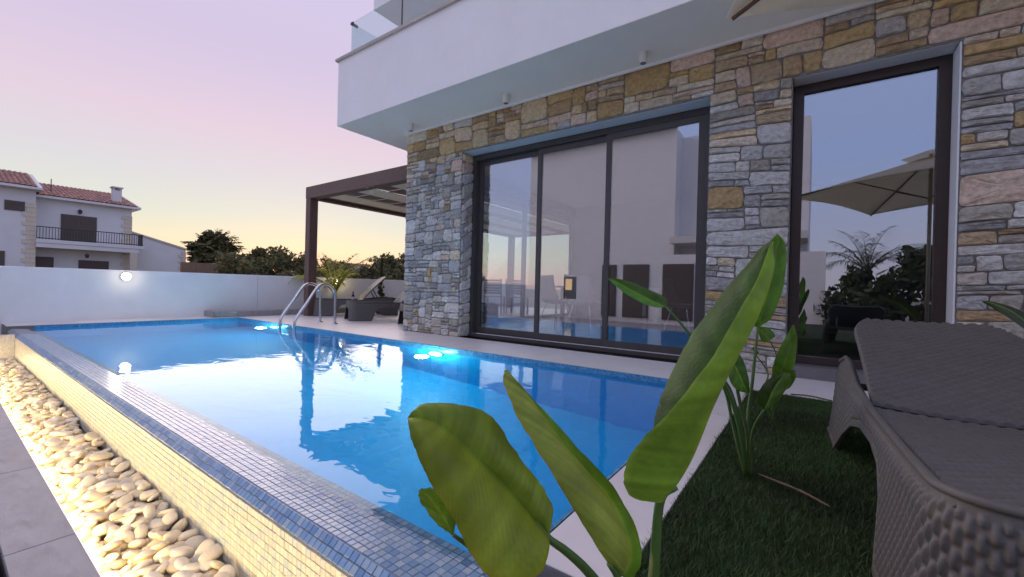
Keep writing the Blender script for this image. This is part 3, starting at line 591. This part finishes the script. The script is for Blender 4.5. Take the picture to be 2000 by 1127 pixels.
# second plant
c0 = ground_at(1465, 930); d0 = pd(c0)[2]
p2 = thing('strelitzia', tuple(c0), 'slender bird of paradise plant with several thin stalks in the lawn middle', 'plant', 'bird of paradise plants along the lawn edge')
def G0(dx=0, dz=0): return (1465+dx, 932, d0)
stalks = [([G0(-8), (1432, 830, 1.60), (1420, 775, 1.57), (1408, 745, 1.55)], .0075), ([G0(-3), (1448, 840, 1.62), (1430, 770, 1.62), (1412, 738, 1.62)], .007), ([G0(0), (1460, 850, 1.62), (1446, 790, 1.62), (1436, 740, 1.62), (1428, 700, 1.62)], .008),
          ([G0(2), (1460, 830, 1.66), (1470, 740, 1.68), (1480, 640, 1.68)], .0085), ([G0(3), (1466, 870, 1.60), (1474, 830, 1.57), (1492, 800, 1.55)], .006)]
for s, r in stalks: petiole(p2, s, r, r*.6, (.75, .8, .7))
leaf_part(p2, [(1480, 640, 1.68), (1462, 622, 1.66), (1464, 590, 1.65), (1476, 545, 1.65), (1490, 500, 1.66), (1508, 468, 1.68), (1518, 456, 1.70)], [(1480, 640, 1.68), (1488, 610, 1.68), (1498, 570, 1.68), (1508, 535, 1.68), (1514, 505, 1.69), (1518, 475, 1.70), (1518, 456, 1.70)], [(1480, 640, 1.68), (1505, 622, 1.70), (1524, 580, 1.72), (1532, 540, 1.73), (1534, 505, 1.73), (1530, 475, 1.72), (1518, 456, 1.70)], bulge=.02, tA=(.55, .75, .6), tB=(.62, .85, .6), n=30, veins=9)
leaf_part(p2, [(1428, 700, 1.62), (1422, 720, 1.60), (1426, 745, 1.59), (1440, 762, 1.59), (1458, 768, 1.60)], [(1428, 700, 1.62), (1434, 715, 1.62), (1442, 732, 1.62), (1450, 750, 1.62), (1460, 768, 1.62)], [(1428, 700, 1.62), (1442, 690, 1.65), (1455, 712, 1.66), (1462, 740, 1.66), (1462, 768, 1.64)], bulge=.01, tA=(.5, .7, .6), tB=(.3, .42, .4), n=18, m=5, veins=6)
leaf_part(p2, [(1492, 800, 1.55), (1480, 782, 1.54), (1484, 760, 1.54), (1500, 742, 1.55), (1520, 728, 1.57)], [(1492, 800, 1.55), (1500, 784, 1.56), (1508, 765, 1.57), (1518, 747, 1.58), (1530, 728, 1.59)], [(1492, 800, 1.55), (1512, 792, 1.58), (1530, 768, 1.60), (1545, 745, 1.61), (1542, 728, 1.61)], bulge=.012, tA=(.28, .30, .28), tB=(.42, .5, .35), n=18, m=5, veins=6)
leaf_part(p2, [(1302, 600, 1.50), (1280, 600, 1.48), (1250, 590, 1.48), (1220, 572, 1.50), (1196, 552, 1.52), (1188, 545, 1.53)], [(1302, 600, 1.50), (1275, 590, 1.53), (1248, 576, 1.54), (1222, 562, 1.54), (1202, 550, 1.54), (1188, 545, 1.53)], [(1302, 600, 1.50), (1300, 582, 1.60), (1268, 566, 1.63), (1238, 553, 1.62), (1212, 546, 1.58), (1189, 544, 1.54)], bulge=.006, tA=(.5, .85, 1.2), tB=(.30, .45, .6), n=26, m=5, veins=9)
petiole(p2, [G0(-6), (1440, 820, 1.58), (1412, 745, 1.55), (1375, 690, 1.52), (1345, 650, 1.50), (1302, 600, 1.50)], .0075, .004, (.6, .8, .7))
# third plant near the house
c1 = ground_at(1508, 824); d1 = pd(c1)[2]; q1 = (1508, 825, d1)
p3 = thing('strelitzia', tuple(c1), 'short bird of paradise plant growing in front of the stone pier', 'plant', 'bird of paradise plants along the lawn edge')
for s, r in (([q1, (1510, 790, d1), (1516, 760, d1-.02)], .009), ([q1, (1500, 780, d1), (1506, 745, d1), (1512, 720, d1)], .007), ([q1, (1490, 770, d1), (1500, 730, d1+.1), (1478, 695, d1+.1)], .006), ([q1, (1522, 740, d1), (1515, 690, d1+.1), (1503, 665, d1+.1)], .005)): petiole(p3, s, r, r*.6, (.8, .9, .7))
leaf_part(p3, [(1512, 745, d1), (1508, 725, d1-.03), (1514, 700, d1-.03), (1528, 670, d1), (1547, 636, d1+.03)], [(1512, 745, d1), (1526, 722, d1), (1536, 695, d1), (1544, 665, d1+.02), (1548, 634, d1+.03)], [(1512, 745, d1), (1535, 742, d1+.05), (1550, 715, d1+.06), (1552, 675, d1+.06), (1549, 635, d1+.04)], bulge=.02, tA=(.6, .8, .6), tB=(.75, .95, .5), n=22, m=6, veins=8)
leaf_part(p3, [(1516, 762, d1-.02), (1512, 745, d1-.05), (1525, 728, d1-.05), (1545, 725, d1)], [(1516, 762, d1-.02), (1526, 752, d1-.02), (1538, 738, d1-.01), (1551, 722, d1)], [(1516, 762, d1-.02), (1540, 758, d1+.03), (1552, 742, d1+.03), (1552, 724, d1+.01)], bulge=.015, tA=(.5, .65, .4), tB=(.9, 1, .5), n=16, m=5, veins=6)
leaf_part(p3, [(1503, 665, d1+.1), (1490, 668, d1+.1), (1482, 652, d1+.1), (1478, 640, d1+.1)], [(1503, 665, d1+.1), (1496, 656, d1+.12), (1488, 648, d1+.12), (1478, 639, d1+.1)], [(1503, 665, d1+.1), (1514, 655, d1+.16), (1500, 640, d1+.16), (1480, 637, d1+.12)], bulge=.01, tA=(.6, .8, .6), tB=(.6, .8, .6), n=14, m=4, veins=5)
leaf_part(p3, [(1478, 695, d1+.1), (1472, 690, d1+.1), (1470, 680, d1+.1)], [(1478, 695, d1+.1), (1474, 687, d1+.12), (1470, 678, d1+.12)], [(1478, 695, d1+.1), (1482, 687, d1+.16), (1472, 677, d1+.14)], bulge=.004, tA=(.4, .4, .35), tB=(.4, .4, .35), n=10, m=3, veins=3)
# plant beyond the lounger: dark leaf in front of the right stonework
c2 = Vector((1.25, 3.2, 0)); p4 = thing('strelitzia', tuple(c2), 'bird of paradise plant behind the lounger showing one dark leaf', 'plant', 'bird of paradise plants along the lawn edge')
dd = pd(Vector((1.2, 3.15, .6)))[2]; q4 = pd(c2)
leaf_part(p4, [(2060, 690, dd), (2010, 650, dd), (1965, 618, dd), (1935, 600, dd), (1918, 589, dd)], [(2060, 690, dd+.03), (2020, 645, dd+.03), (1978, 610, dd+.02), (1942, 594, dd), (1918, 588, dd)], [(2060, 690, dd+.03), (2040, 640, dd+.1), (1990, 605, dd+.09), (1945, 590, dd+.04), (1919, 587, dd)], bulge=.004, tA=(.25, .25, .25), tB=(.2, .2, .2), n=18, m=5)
petiole(p4, [q4, (2110, 760, dd), (2060, 690, dd)], .010, .006, (.6, .7, .6))
# fallen dry stalk on the turf
ds = MB(); pts_ = [ground_at(*q, .02) for q in ((1480, 925), (1530, 945), (1570, 962), (1622, 990))]; ds.tube(cat_rom(pts_, 14), [.002+.0025*math.sin(i/13*math.pi)+random.uniform(0, .0012) for i in range(14)], 8)
tag(obj('dry_stalk', ds, mat('dry_stalk', (.16, .105, .06), .85, .4, 30, .6, 60), None, True), 'fallen dry brown leaf stalk lying on the turf', 'dry stalk')
ds = MB(); ds.tube(cat_rom([ground_at(*q, .02) for q in ((1545, 770), (1580, 773), (1625, 783))], 10), .005, 8); tag(obj('dry_stalk', ds, MATS['dry_stalk'], None, True), 'thin pale dry stalk lying near the rear leg of the lounger', 'dry stalk')
# turf
nb = 190000
X = np.where(rng.random(nb) < .8, rng.uniform(-.365, .95, nb), rng.uniform(.95, 2.58, nb)); Y = np.where(rng.random(nb) < .93, .75+2.75*rng.random(nb)**1.15, rng.uniform(-3.5, .75, nb))
Y = np.where(rng.random(nb) < .12, rng.uniform(3.3, 3.50, nb), Y)
hgt = rng.uniform(.012, .030, nb)*(1+.25*np.sin(X*9+Y*4)*np.sin(Y*7-X*3)); a = rng.uniform(0, 6.28, nb); wd = rng.uniform(.0012, .0024, nb); ln = rng.uniform(.2, 1.0, nb)*hgt; b = rng.uniform(0, 6.28, nb)
v = np.empty((nb, 3, 3)); v[:, 0] = np.column_stack([X-np.cos(a)*wd, Y-np.sin(a)*wd, np.full(nb, -.013)]); v[:, 1] = np.column_stack([X+np.cos(a)*wd, Y+np.sin(a)*wd, np.full(nb, -.013)]); v[:, 2] = np.column_stack([X+np.cos(b)*ln, Y+np.sin(b)*ln, -.012+hgt])
g = MB(); me = bpy.data.meshes.new('turf'); me.from_pydata(v.reshape(-1, 3), [], np.arange(nb*3).reshape(-1, 3)); me.materials.append(grassm)
cc = rng.uniform(.55, 1.35, (nb, 1))*np.array([[1, 1, 1]])*(1+.2*np.sin(X*5+1)*np.sin(Y*6))[:, None]; cc[:, 0] *= rng.uniform(.8, 1.3, nb); cc = np.repeat(np.column_stack([cc, np.ones(nb)]), 3, axis=0).astype(np.float32)
me.attributes.new('tint', 'FLOAT_COLOR', 'POINT').data.foreach_set('color', cc.ravel())
to = bpy.data.objects.new('turf', me); COL.objects.link(to); tag(to, 'short dark green artificial turf blades on the lawn', 'turf', kind='stuff')
# ============================================================ INTERIOR AND TERRACE CHAIRS
shellm = mat('white_shell', (.62, .61, .61), .45, .04, 8)
def shell_chair(loc, rz, label):
    t = thing('shell_chair', loc, label, 'chair', 'white chairs inside the dining room', rz); rows = []
    for i in range(15):
        u = i/14; y, z = (lerp(-.24, .16, u/.5), .45-.02*math.sin(math.pi*u/.5)) if u < .5 else (.16+.16*math.sin((u-.5)*2*math.pi/2.2), .45+.46*((u-.5)*2)**1.15); hw = .24-.03*max(0, u-.6)
        rows.append([(hw*c, y-(.05*c*c if u > .5 else 0), z+.06*c**4*(1 if u < .6 else .2)) for c in [k/4-1 for k in range(9)]])
    s = obj('shell', MB().grid(rows), shellm, t, True, local=True); s.modifiers.new('thickness', 'SOLIDIFY').thickness = .018
    for sx in (-1, 1):
        for sy in (-1, 1): obj('leg', MB().tube([(sx*.14, sy*.12, .43), (sx*.23, sy*.22, .0)], [.012, .008], 8), steel, t, local=True)
    return t
shell_chair((-3.72, 6.55, .013), rad(160), 'white shell dining chair facing the terrace glazing behind the door'); shell_chair((-3.0, 6.2, .013), rad(180), 'white shell dining chair pushed to the table behind the door'); shell_chair((-1.75, 7.3, .013), rad(80), 'white shell dining chair turned sideways deep in the room')
dt = thing('dining_table', (-2.9, 7.1, .012), 'rectangular pale dining table inside the glazed room', 'table'); box('top', (-3.8, 6.65, .72), (-2.1, 7.5, .75), mat('table_top', (.35, .30, .26), .4, .1, 5), dt, bev=.005)
for x in (-3.7, -2.2):
    for yy in (6.75, 7.4): box('leg', (x-.03, yy-.03, .0125), (x+.03, yy+.03, .719), steel, dt)
teak = mat('teak', (.30, .18, .09), .55, .2, 14, .2, 40, stretch=(1, 1, 5))
def teak_chair(loc, rz, label):
    t = thing('teak_chair', loc, label, 'chair', 'wooden chairs on the terrace', rz)
    for sx in (-.23, .23):
        obj('leg', MB().box((sx-.02, -.22, 0), (sx+.02, -.18, .43)), teak, t, local=True); obj('leg', MB().tube([(sx, .18, 0), (sx, .2, .43), (sx, .27, .92)], .02, 6), teak, t, local=True)
    for k in range(6): y = -.22+k*.072; obj('seat_slat', MB().box((-.25, y, .432), (.25, y+.06, .45)), teak, t, local=True)
    for k in range(6): z = .52+k*.065; y = .205+(z-.43)*.143; obj('back_slat', MB().box((-.21, y-.01, z), (.21, y+.006, z+.05)), teak, t, local=True)
    return t
teak_chair((-6.95, 8.9, .001), rad(205), 'wooden slat back chair on the terrace, farther into the pergola'); teak_chair((-6.45, 9.25, .001), rad(195), 'wooden slat back chair on the terrace, beside the room glazing')
# ============================================================ VEGETATION
def leafcloud(mb, c, r, n, ls, tints, clumps=14, seed=0, flat=.9):
    g = np.random.default_rng(seed); th = g.uniform(0, 6.28, clumps); ph = g.uniform(-.6, 1.5, clumps); rr = g.uniform(.45, .95, clumps)
    cen = np.column_stack([np.cos(th)*np.cos(ph)*r[0]*rr, np.sin(th)*np.cos(ph)*r[1]*rr, np.sin(ph)*r[2]*rr])+np.array(c); csz = g.uniform(.20, .45, clumps)
    k = g.integers(0, clumps, n); d = g.normal(size=(n, 3)); d /= np.linalg.norm(d, axis=1)[:, None]; P = cen[k]+d*(csz[k]*g.random(n)**.4)[:, None]*np.array(r)
    A = g.normal(size=(n, 3)); A /= np.linalg.norm(A, axis=1)[:, None]; Bv = np.cross(A, g.normal(size=(n, 3))); Bv /= np.linalg.norm(Bv, axis=1)[:, None]; s = ls*g.uniform(.6, 1.4, n)[:, None]
    Vv = np.stack([P-A*s, P+Bv*s*.45, P+A*s, P-Bv*s*.45], 1).reshape(-1, 3); ti = np.array(tints)[g.integers(0, len(tints), n)]*(.7+.6*g.random(clumps)[k])[:, None]
    k0 = len(mb.v); mb.v += [tuple(x) for x in Vv]; mb.f += [(k0+4*i, k0+4*i+1, k0+4*i+2, k0+4*i+3) for i in range(n)]; mb.t += [tuple(x) for x in np.repeat(ti, 4, 0)]
GR = [(1, 1, 1), (.8, .9, .7), (1.2, 1.1, 1), (.7, .75, .7)]; DRY = [(1.6, 1.1, .9), (1.3, 1, .8), (1, .9, .8)]
def shrub(name, x, y, zt, r, label, cat, n=1500, ls=.10, seed=0, tints=GR, zb=-1.6, group=None):
    t = thing(name, (x, y, zb), label, cat, group); zc = zt-r[2]*.85
    st = MB()
    for k in range(4): a = k*1.6+seed; st.tube(cat_rom([(x, y, zb), (x+.15*r[0]*math.cos(a), y+.15*r[1]*math.sin(a), lerp(zb, zc, .6)), (x+.5*r[0]*math.cos(a), y+.5*r[1]*math.sin(a), zc+.3*r[2])], 7), [.09, .08, .07, .055, .045, .03, .015], 7)
    obj('trunk', st, trunkm, t, True); c = MB(); leafcloud(c, (x, y, zc), r, n, ls, tints, 22, seed); obj('crown', c, folm, t); return t
specs = [(8.6, 1.50, 1.3), (9.6, 1.95, 1.5), (10.5, 2.1, 1.5), (11.7, 1.75, 1.4), (13.2, 1.75, 1.6), (14.6, 1.6, 1.4), (16.2, 1.7, 1.6), (17.4, 2.25, 1.5), (18.7, 2.6, 1.7), (20.5, 2.3, 1.8), (22.5, 2.4, 1.9), (25, 2.6, 2.2)]
words = ['low bushy tree next to the brown wall behind the boundary wall', 'rounded bushy tree with reddish top between brown wall and pergola post', 'taller bushy tree just before the pergola post', 'bushy tree straight behind the pergola post', 'loose bushy tree behind the small palm', 'low bushy tree below the far pale house', 'bushy tree beyond the wall lamp near the palm', 'bushy tree behind the slim cypress', 'tall loose bushy tree beside the stone wall corner', 'bushy tree seen through the room glazing, near the post', 'bushy tree seen through the room glazing beside the chairs', 'wide bushy tree at the end of the hedge line seen through glass']
for i, ((y, z, r), w) in enumerate(zip(specs, words)): shrub('bushy_tree', -22-(i % 3)*1.2, y*(1+(i % 3)*.05), z+.1+(i % 2)*.1, (1.1, r, 1.35), w, 'tree', 2600, .12, i+3, GR+DRY+DRY if i in (1, 2, 8) else GR+DRY, group='bushy trees beyond the boundary wall')
fw_ = MB(); leafcloud(fw_, (-34, 24, -.2), (3, 16, 1.5), 9000, .22, GR, 70, 77); tag(obj('far_wood', fw_, folm), 'dark band of distant hedge and scrub', 'scrub', kind='stuff')
def frond(mb, base, az, elev, length, droop, nl, ll, tint, wid=.014):
    pts = []; p = Vector(base); e = elev; seg = 14
    for i in range(seg+1):
        pts.append(p.copy()); p = p+Vector((math.cos(az)*math.cos(e), math.sin(az)*math.cos(e), math.sin(e)))*(length/seg); e -= droop/seg*(.4+1.2*i/seg)
    mb.tube(pts, [max(.003, wid*(1-i/seg)) for i in range(seg+1)], 5, tuple(x*1.1 for x in tint), cap=False)
    side = Vector((-math.sin(az), math.cos(az), 0))
    for k in range(nl):
        t = .15+.85*k/nl; i = min(int(t*seg), seg-1); q = pts[i].lerp(pts[i+1], t*seg-i); tan = (pts[i+1]-pts[i]).normalized()
        for s in (-1, 1):
            d = (tan*.75+side*s*.75+Vector((0, 0, random.uniform(-.35, .05)))).normalized(); l_ = ll*math.sin(math.pi*min(.95, .2+.75*t))*random.uniform(.8, 1.1); w = Vector((0, 0, 1)).cross(d).normalized()*wid*.7
            m = q+d*l_*.5; e_ = q+d*l_+Vector((0, 0, -l_*.28)); v = random.uniform(.7, 1.2); mb.add([q-w*.5, q+w*.5, m+w, e_, m-w], [(0, 1, 2, 4), (4, 2, 3)], tuple(x*v for x in tint))
def palm(name, x, y, zb, trunk_h, nf, length, label, tint, ll=.35, tr=.05, nl=22, elev=(.3, 1.35), droop=(.9, 1.9), seed=1, cat='palm', group=None, wid=.014):
    random.seed(seed); t = thing(name, (x, y, zb), label, cat, group)
    obj('trunk', MB().tube([(x, y, zb), (x+.02, y, zb+trunk_h*.5), (x, y, zb+trunk_h)], [tr*1.2, tr, tr*.8], 10), trunkm, t, True)
    for k in range(nf):
        m = MB(); frond(m, (x, y, zb+trunk_h-.02), k*2.4+random.uniform(-.3, .3), random.uniform(*elev), length*random.uniform(.8, 1.1), random.uniform(*droop), nl, ll, tint, wid); obj('frond', m, folm, t)
    return t
palm('young_palm', -9.3, 5.72, .09, .38, 10, 1.3, 'small feathery palm tinted yellow green as if lit by the lamp on the wall', (3.0, 2.8, .7), .40, .045, 22, wid=.026, seed=4, elev=(.75, 1.35), droop=(.5, 2.3))  # frond tint carries the yellow glow of the wall lamp
palm('fan_palm', -40, 13.8, -1.6, 4.55, 90, 2.15, 'far shaggy round palm standing beside the neighbouring house', (.95, .80, .65), .75, .3, 13, (-1.2, 1.5), (.3, 1.2), seed=9, wid=.12)
fp = bpy.data.objects['fan_palm']; c = MB(); leafcloud(c, (-40, 13.8, 2.95), (1.2, 1.45, 1.35), 4200, .26, [(.75, .62, .5), (.9, .75, .55), (.6, .55, .42)], 60, 31); obj('crown', c, folm, fp)
cy = thing('cypress', (-9.32, 7.05, .09), 'slim young cypress by the boundary wall near the loungers', 'cypress'); obj('trunk', MB().tube([(-9.32, 7.05, .09), (-9.32, 7.05, 1.3)], [.02, .008], 8), trunkm, cy)
c = MB(); 
for k in range(9): leafcloud(c, (-9.32, 7.05, .22+k*.135), (.095-.008*k, .095-.008*k, .14), 220, .03, GR, 6, 50+k)
obj('crown', c, folm, cy)
# ============================================================ NEIGHBOURING HOUSE
nh = thing('neighbour_house', (-46, 6.5, -1.6), 'two storey white house with red tiled roof, stone quoins and railed balcony', 'house')
K = 1.15
def ny(y): return y*K
def nz_(z): return .7+(z-.7)*K
nwall = mat('neighbour_render', (.60, .585, .585), .9, .06, .6, .1, 20); quoin = mat('quoin_stone', (.55, .47, .38), .9, .1, 6); roofm = mat('clay_roof', (.30, .13, .105), .8, .2, 4, attr=True); shut = mat('brown_shutter', (.085, .06, .052), .6, .1, 3); rail = mat('dark_railing', (.04, .028, .028), .6)
NXF = -46
b = MB(); b.box((NXF-8, ny(3.93), -1.6), (NXF, ny(8.63), nz_(5.72))); b.box((NXF-8, ny(-4), -1.6), (NXF+1.2, ny(3.93)-.002, nz_(6.02))); obj('wall', b, nwall, nh)
def tiled_roof(y0, y1, ze, zr, x0, xr):
    r = MB(); rows = 9; n = int((y1-y0)/.26)
    for j in range(n):
        for i in range(rows):
            t0, t1 = i/rows, (i+1.25)/rows; a = (lerp(x0, xr, t0), lerp(ze, zr, t0)); c = (lerp(x0, xr, min(1, t1)), lerp(ze, zr, min(1, t1))); yy = y0+(j+.5)*.26; h = .055; v = random.uniform(.75, 1.25)
            if yy+ (0) > y1: continue
            P = []
            for (px_, pz), up in ((a, .03), (c, 0)): P.append([(px_, yy+dy, pz+up+dz) for dy, dz in ((-.13, 0), (-.08, h), (0, h*1.35), (.08, h), (.13, 0))])
            r.grid(P, (v, v*random.uniform(.9, 1.1), v))
    s = MB(); s.add([(x0, y0, ze), (x0, y1, ze), (xr, y1, zr), (xr, y0, zr), (x0, y0, ze-.16), (x0, y1, ze-.16), (xr-.0, y1, ze-.16), (xr, y0, ze-.16)], [(0, 1, 2, 3), (4, 5, 1, 0), (5, 6, 2, 1), (4, 0, 3, 7), (4, 7, 6, 5)])
    ro = obj('roof', s, nwall, nh); tag(obj('roof_tiles', r, roofm, ro), kind='stuff'); return ro
ro1 = tiled_roof(ny(3.93), ny(9.05), nz_(5.76), nz_(7.3), NXF+.5, NXF-6); tiled_roof(ny(-4.4), ny(4.15), nz_(6.05), nz_(7.5), NXF+1.8, NXF-3.5)
chim = MB(); cy_ = ny(8.0); chim.box((NXF-1.5, cy_-.28, nz_(5.9)), (NXF-.95, cy_+.28, nz_(6.95))); chim.box((NXF-1.6, cy_-.36, nz_(7.12)), (NXF-.85, cy_+.36, nz_(7.2))); chim.box((NXF-1.5, cy_-.28, nz_(6.951)), (NXF-1.38, cy_+.28, nz_(7.119))); chim.box((NXF-1.07, cy_-.28, nz_(6.951)), (NXF-.95, cy_-.18, nz_(7.119))); chim.box((NXF-1.07, cy_+.18, nz_(6.951)), (NXF-.95, cy_+.28, nz_(7.119))); obj('chimney', chim, nwall, ro1)
for y, zt in ((1.9, 7.6), (4.35, 7.2)): obj('roof_mast', MB().tube([(NXF-2, ny(y)+.6, nz_(6.4)), (NXF-2, ny(y)+.6, nz_(zt))], .03, 6), rail, ro1)
for yc, xf in ((8.63, NXF), (3.93, NXF+1.2)):
    for k in range(19):
        w = .42 if k % 2 else .62; obj('quoin', MB().box((xf+.002, ny(yc)-w, -.3+k*.32), (xf+.05, ny(yc)+.03, -.3+k*.32+.305)), quoin, nh)
def nwin(y0, y1, z0, z1, x=NXF, leaves=2):
    o = MB().box((x+.003, ny(y0), nz_(z0)), (x+.06, ny(y1), nz_(z1))); f = obj('window', o, shut, nh)
    for k in range(leaves):
        a = lerp(ny(y0), ny(y1), k/leaves)+.07; b_ = lerp(ny(y0), ny(y1), (k+1)/leaves)-.07; s = MB(); h = nz_(z1)-nz_(z0); m = max(4, int(h/.13))
        for j in range(m): z = nz_(z0)+.06+(h-.12)*j/m; s.box((x+.061, a, z), (x+.085, b_, z+(h-.12)/m*.7))
        obj('shutter', s, shut, f)
nwin(5.13, 6.82, 3.03, 4.76); nwin(2.69, 3.49, 4.55, 5.13, NXF+1.2, 1); nwin(3.98, 4.85, .2, 1.90); nwin(5.98, 7.47, .4, 1.80); nwin(1.5, 2.75, .4, 2.1, NXF+1.2, 1)
nb_ = obj('balcony', MB().box((NXF+.001, ny(3.94), nz_(2.72)), (NXF+1.5, ny(9.05), nz_(2.95)), bev=.02), nwall, nh); obj('balcony_beam', MB().box((NXF+1.1, ny(3.96), nz_(2.45)), (NXF+1.45, ny(8.8), nz_(2.718))), nwall, nh)
for yy in (8.5,): obj('porch_pillar', MB().box((NXF+1.05, ny(yy)-.2, -1.6), (NXF+1.45, ny(yy)+.25, nz_(2.449))), quoin, nh)
r = MB(); xr_ = NXF+1.42
for z in (3.02, 3.72): r.tube([(xr_, ny(3.97), nz_(z)), (xr_, ny(9.0), nz_(z))], .035, 6); r.tube([(NXF+.07, ny(9.0), nz_(z)), (xr_, ny(9.0), nz_(z))], .035, 6)
for y in np.arange(ny(3.97), ny(9.0), .15): r.tube([(xr_, y, nz_(2.951)), (xr_, y, nz_(3.72))], .017 if (int(y*100) % 5) else .04, 5)
for x in np.arange(NXF+.1, xr_, .15): r.tube([(x, ny(9.0), nz_(2.951)), (x, ny(9.0), nz_(3.72))], .017, 5)
obj('balcony_railing', r, rail, nh)
for (y, z, x) in ((5.98, 5.05, NXF), (6.15, 2.1, NXF+1.5)):
    m = MB(); m.tube([(x+.003, ny(y), nz_(z)), (x+.22, ny(y), nz_(z)+.12)], .03, 6); m.tube([(x+.22, ny(y), nz_(z)-.22), (x+.22, ny(y), nz_(z)+.02), (x+.22, ny(y), nz_(z)+.14)], [.08, .14, .03], 8); obj('lantern', m, rail, nh)
an = thing('annex_house', (-47, 12.5, -1.6), 'low white gable end annex beside the neighbouring house', 'house')
m = MB(); m.prism([(ny(8.7), -1.6), (ny(11.95), -1.6), (ny(11.95), nz_(3.0)), (ny(8.7), nz_(3.95))], 0, -50, -46.3); obj('wall', m, nwall, an)
m = MB(); m.prism([(ny(8.65), nz_(3.97)), (ny(12.05), nz_(2.98)), (ny(12.05), nz_(3.1)), (ny(8.65), nz_(4.09))], 0, -50.1, -46.2); obj('roof', m, quoin, an)
for k in range(14): w = .3 if k % 2 else .5; obj('quoin', MB().box((-46.298, ny(11.95)-w, -.6+k*.27), (-46.25, ny(11.95)+.02, -.6+k*.27+.255)), quoin, an)
bw_ = thing('brown_wall', (-26, 9.2, -1.6), 'plain brown garden wall between the far palm and the trees', 'wall')
for k in range(5): obj('panel', MB().box((-26.15, 7.55+k*.62, -1.6), (-26, 7.55+k*.62+.612, 1.57)), mat('brown_render', (.20, .13, .085), .9, .15, 2, .3, 20), bw_)
fh = thing('far_house', (-60, 37, -1.6), 'tiny pale flat house on the horizon behind the small palm', 'house'); obj('wall', MB().box((-64, 38.6, -1.6), (-60, 42.6, 3.6)), nwall, fh); obj('roof', MB().box((-64.2, 38.3, 3.601), (-59.7, 42.9, 3.9)), roofm, fh)
for y in (39.4, 41): obj('window', MB().box((-59.998, y, 1.6), (-59.95, y+.8, 2.8)), shut, fh)
# ============================================================ BEHIND THE CAMERA (mirrored in the panes)
ov = thing('white_block_house', (-5, -9, -1.6), 'white cubic house mirrored in the sliding door panes', 'house')
b = MB(); b.box((-11.3, -15, -1.6), (-4.45, -7.9, 7.05)); obj('wall', b, plaster, ov); b = MB(); b.box((-4.448, -15, -1.6), (-.2, -8.7, 6.9)); obj('wing_wall', b, plaster, ov)
box('parapet', (-11.33, -7.95, 7.051), (-4.42, -7.6, 7.09), copem, ov); box('canopy', (-4.447, -8.69, 2.5), (-.2, -7.2, 2.75), plaster_b, ov)
f = obj('window', MB().box((-3.6, -8.699, 3.6), (-1.4, -8.66, 5.6)), dark, ov); obj('pane', MB().box((-3.5, -8.659, 3.7), (-1.5, -8.65, 5.5)), winglass, f)
gw = thing('garden_wall', (-3, -4.1, -1.5), 'white garden wall with three dark louvred panels mirrored in glass', 'wall'); obj('wall', MB().box((-6.0, -4.25, -1.5), (.23, -4.0, 1.80)), plaster, gw); obj('low_wall', MB().box((-9.4, -4.25, -1.5), (-6.003, -4.0, .35)), plaster, gw)
for (a, b_) in ((-5.72, -5.2), (-4.97, -4.15), (-3.73, -2.85)):
    p = obj('panel', MB().box((a, -3.999, -.15), (b_, -3.96, 1.52)), shut, gw)
    for k in range(16): obj('louvre', MB().box((a+.04, -3.958, -.10+k*.1), (b_-.04, -3.94, -.10+k*.1+.06)), shut, p)
nl_ = thing('niche_lamp', (-6.95, -3.98, .6), 'small warm niche lamp mirrored in the middle door pane', 'lamp'); obj('case', MB().box((-7.18, -4.1, .3505), (-6.72, -4.02, 1.13)), dark, nl_); obj('lens', MB().box((-7.1, -4.019, .66), (-6.85, -4.01, 1.05)), mat('niche_glow', (.9, .6, .3), .5, 0, emit=(1, .62, .25), estr=.45), nl_)
for i, (x, y, h, w) in enumerate(((1.1, -5.0, 1.7, 'tall feathery palm mirrored in the picture window behind the parasol'), (2.7, -4.4, 1.4, 'feathery palm mirrored at the edge of the picture window'))): palm('garden_palm', x, y, -1.5, 1.5+h*.8, 16, 1.5, w, (.6, .75, .6), .5, .09, 24, seed=20+i, group='palms behind the lawn')
for i, x in enumerate((.85, 1.9, 3.0, 4.1)): shrub('garden_shrub', x, -4.0, (1.15, 1.55, 1.35, 1.6)[i], (.85, .8, 1.25), ('dark shrub behind the lawn beside the white garden wall', 'dark shrub behind the lawn under the tall palm', 'dark shrub between the two palms behind the lawn', 'dark shrub at the far lawn corner')[i], 'shrub', 3200, .09, 60+i, [(.5, .6, .5), (.4, .5, .4)], -1.5, 'shrubs behind the lawn')
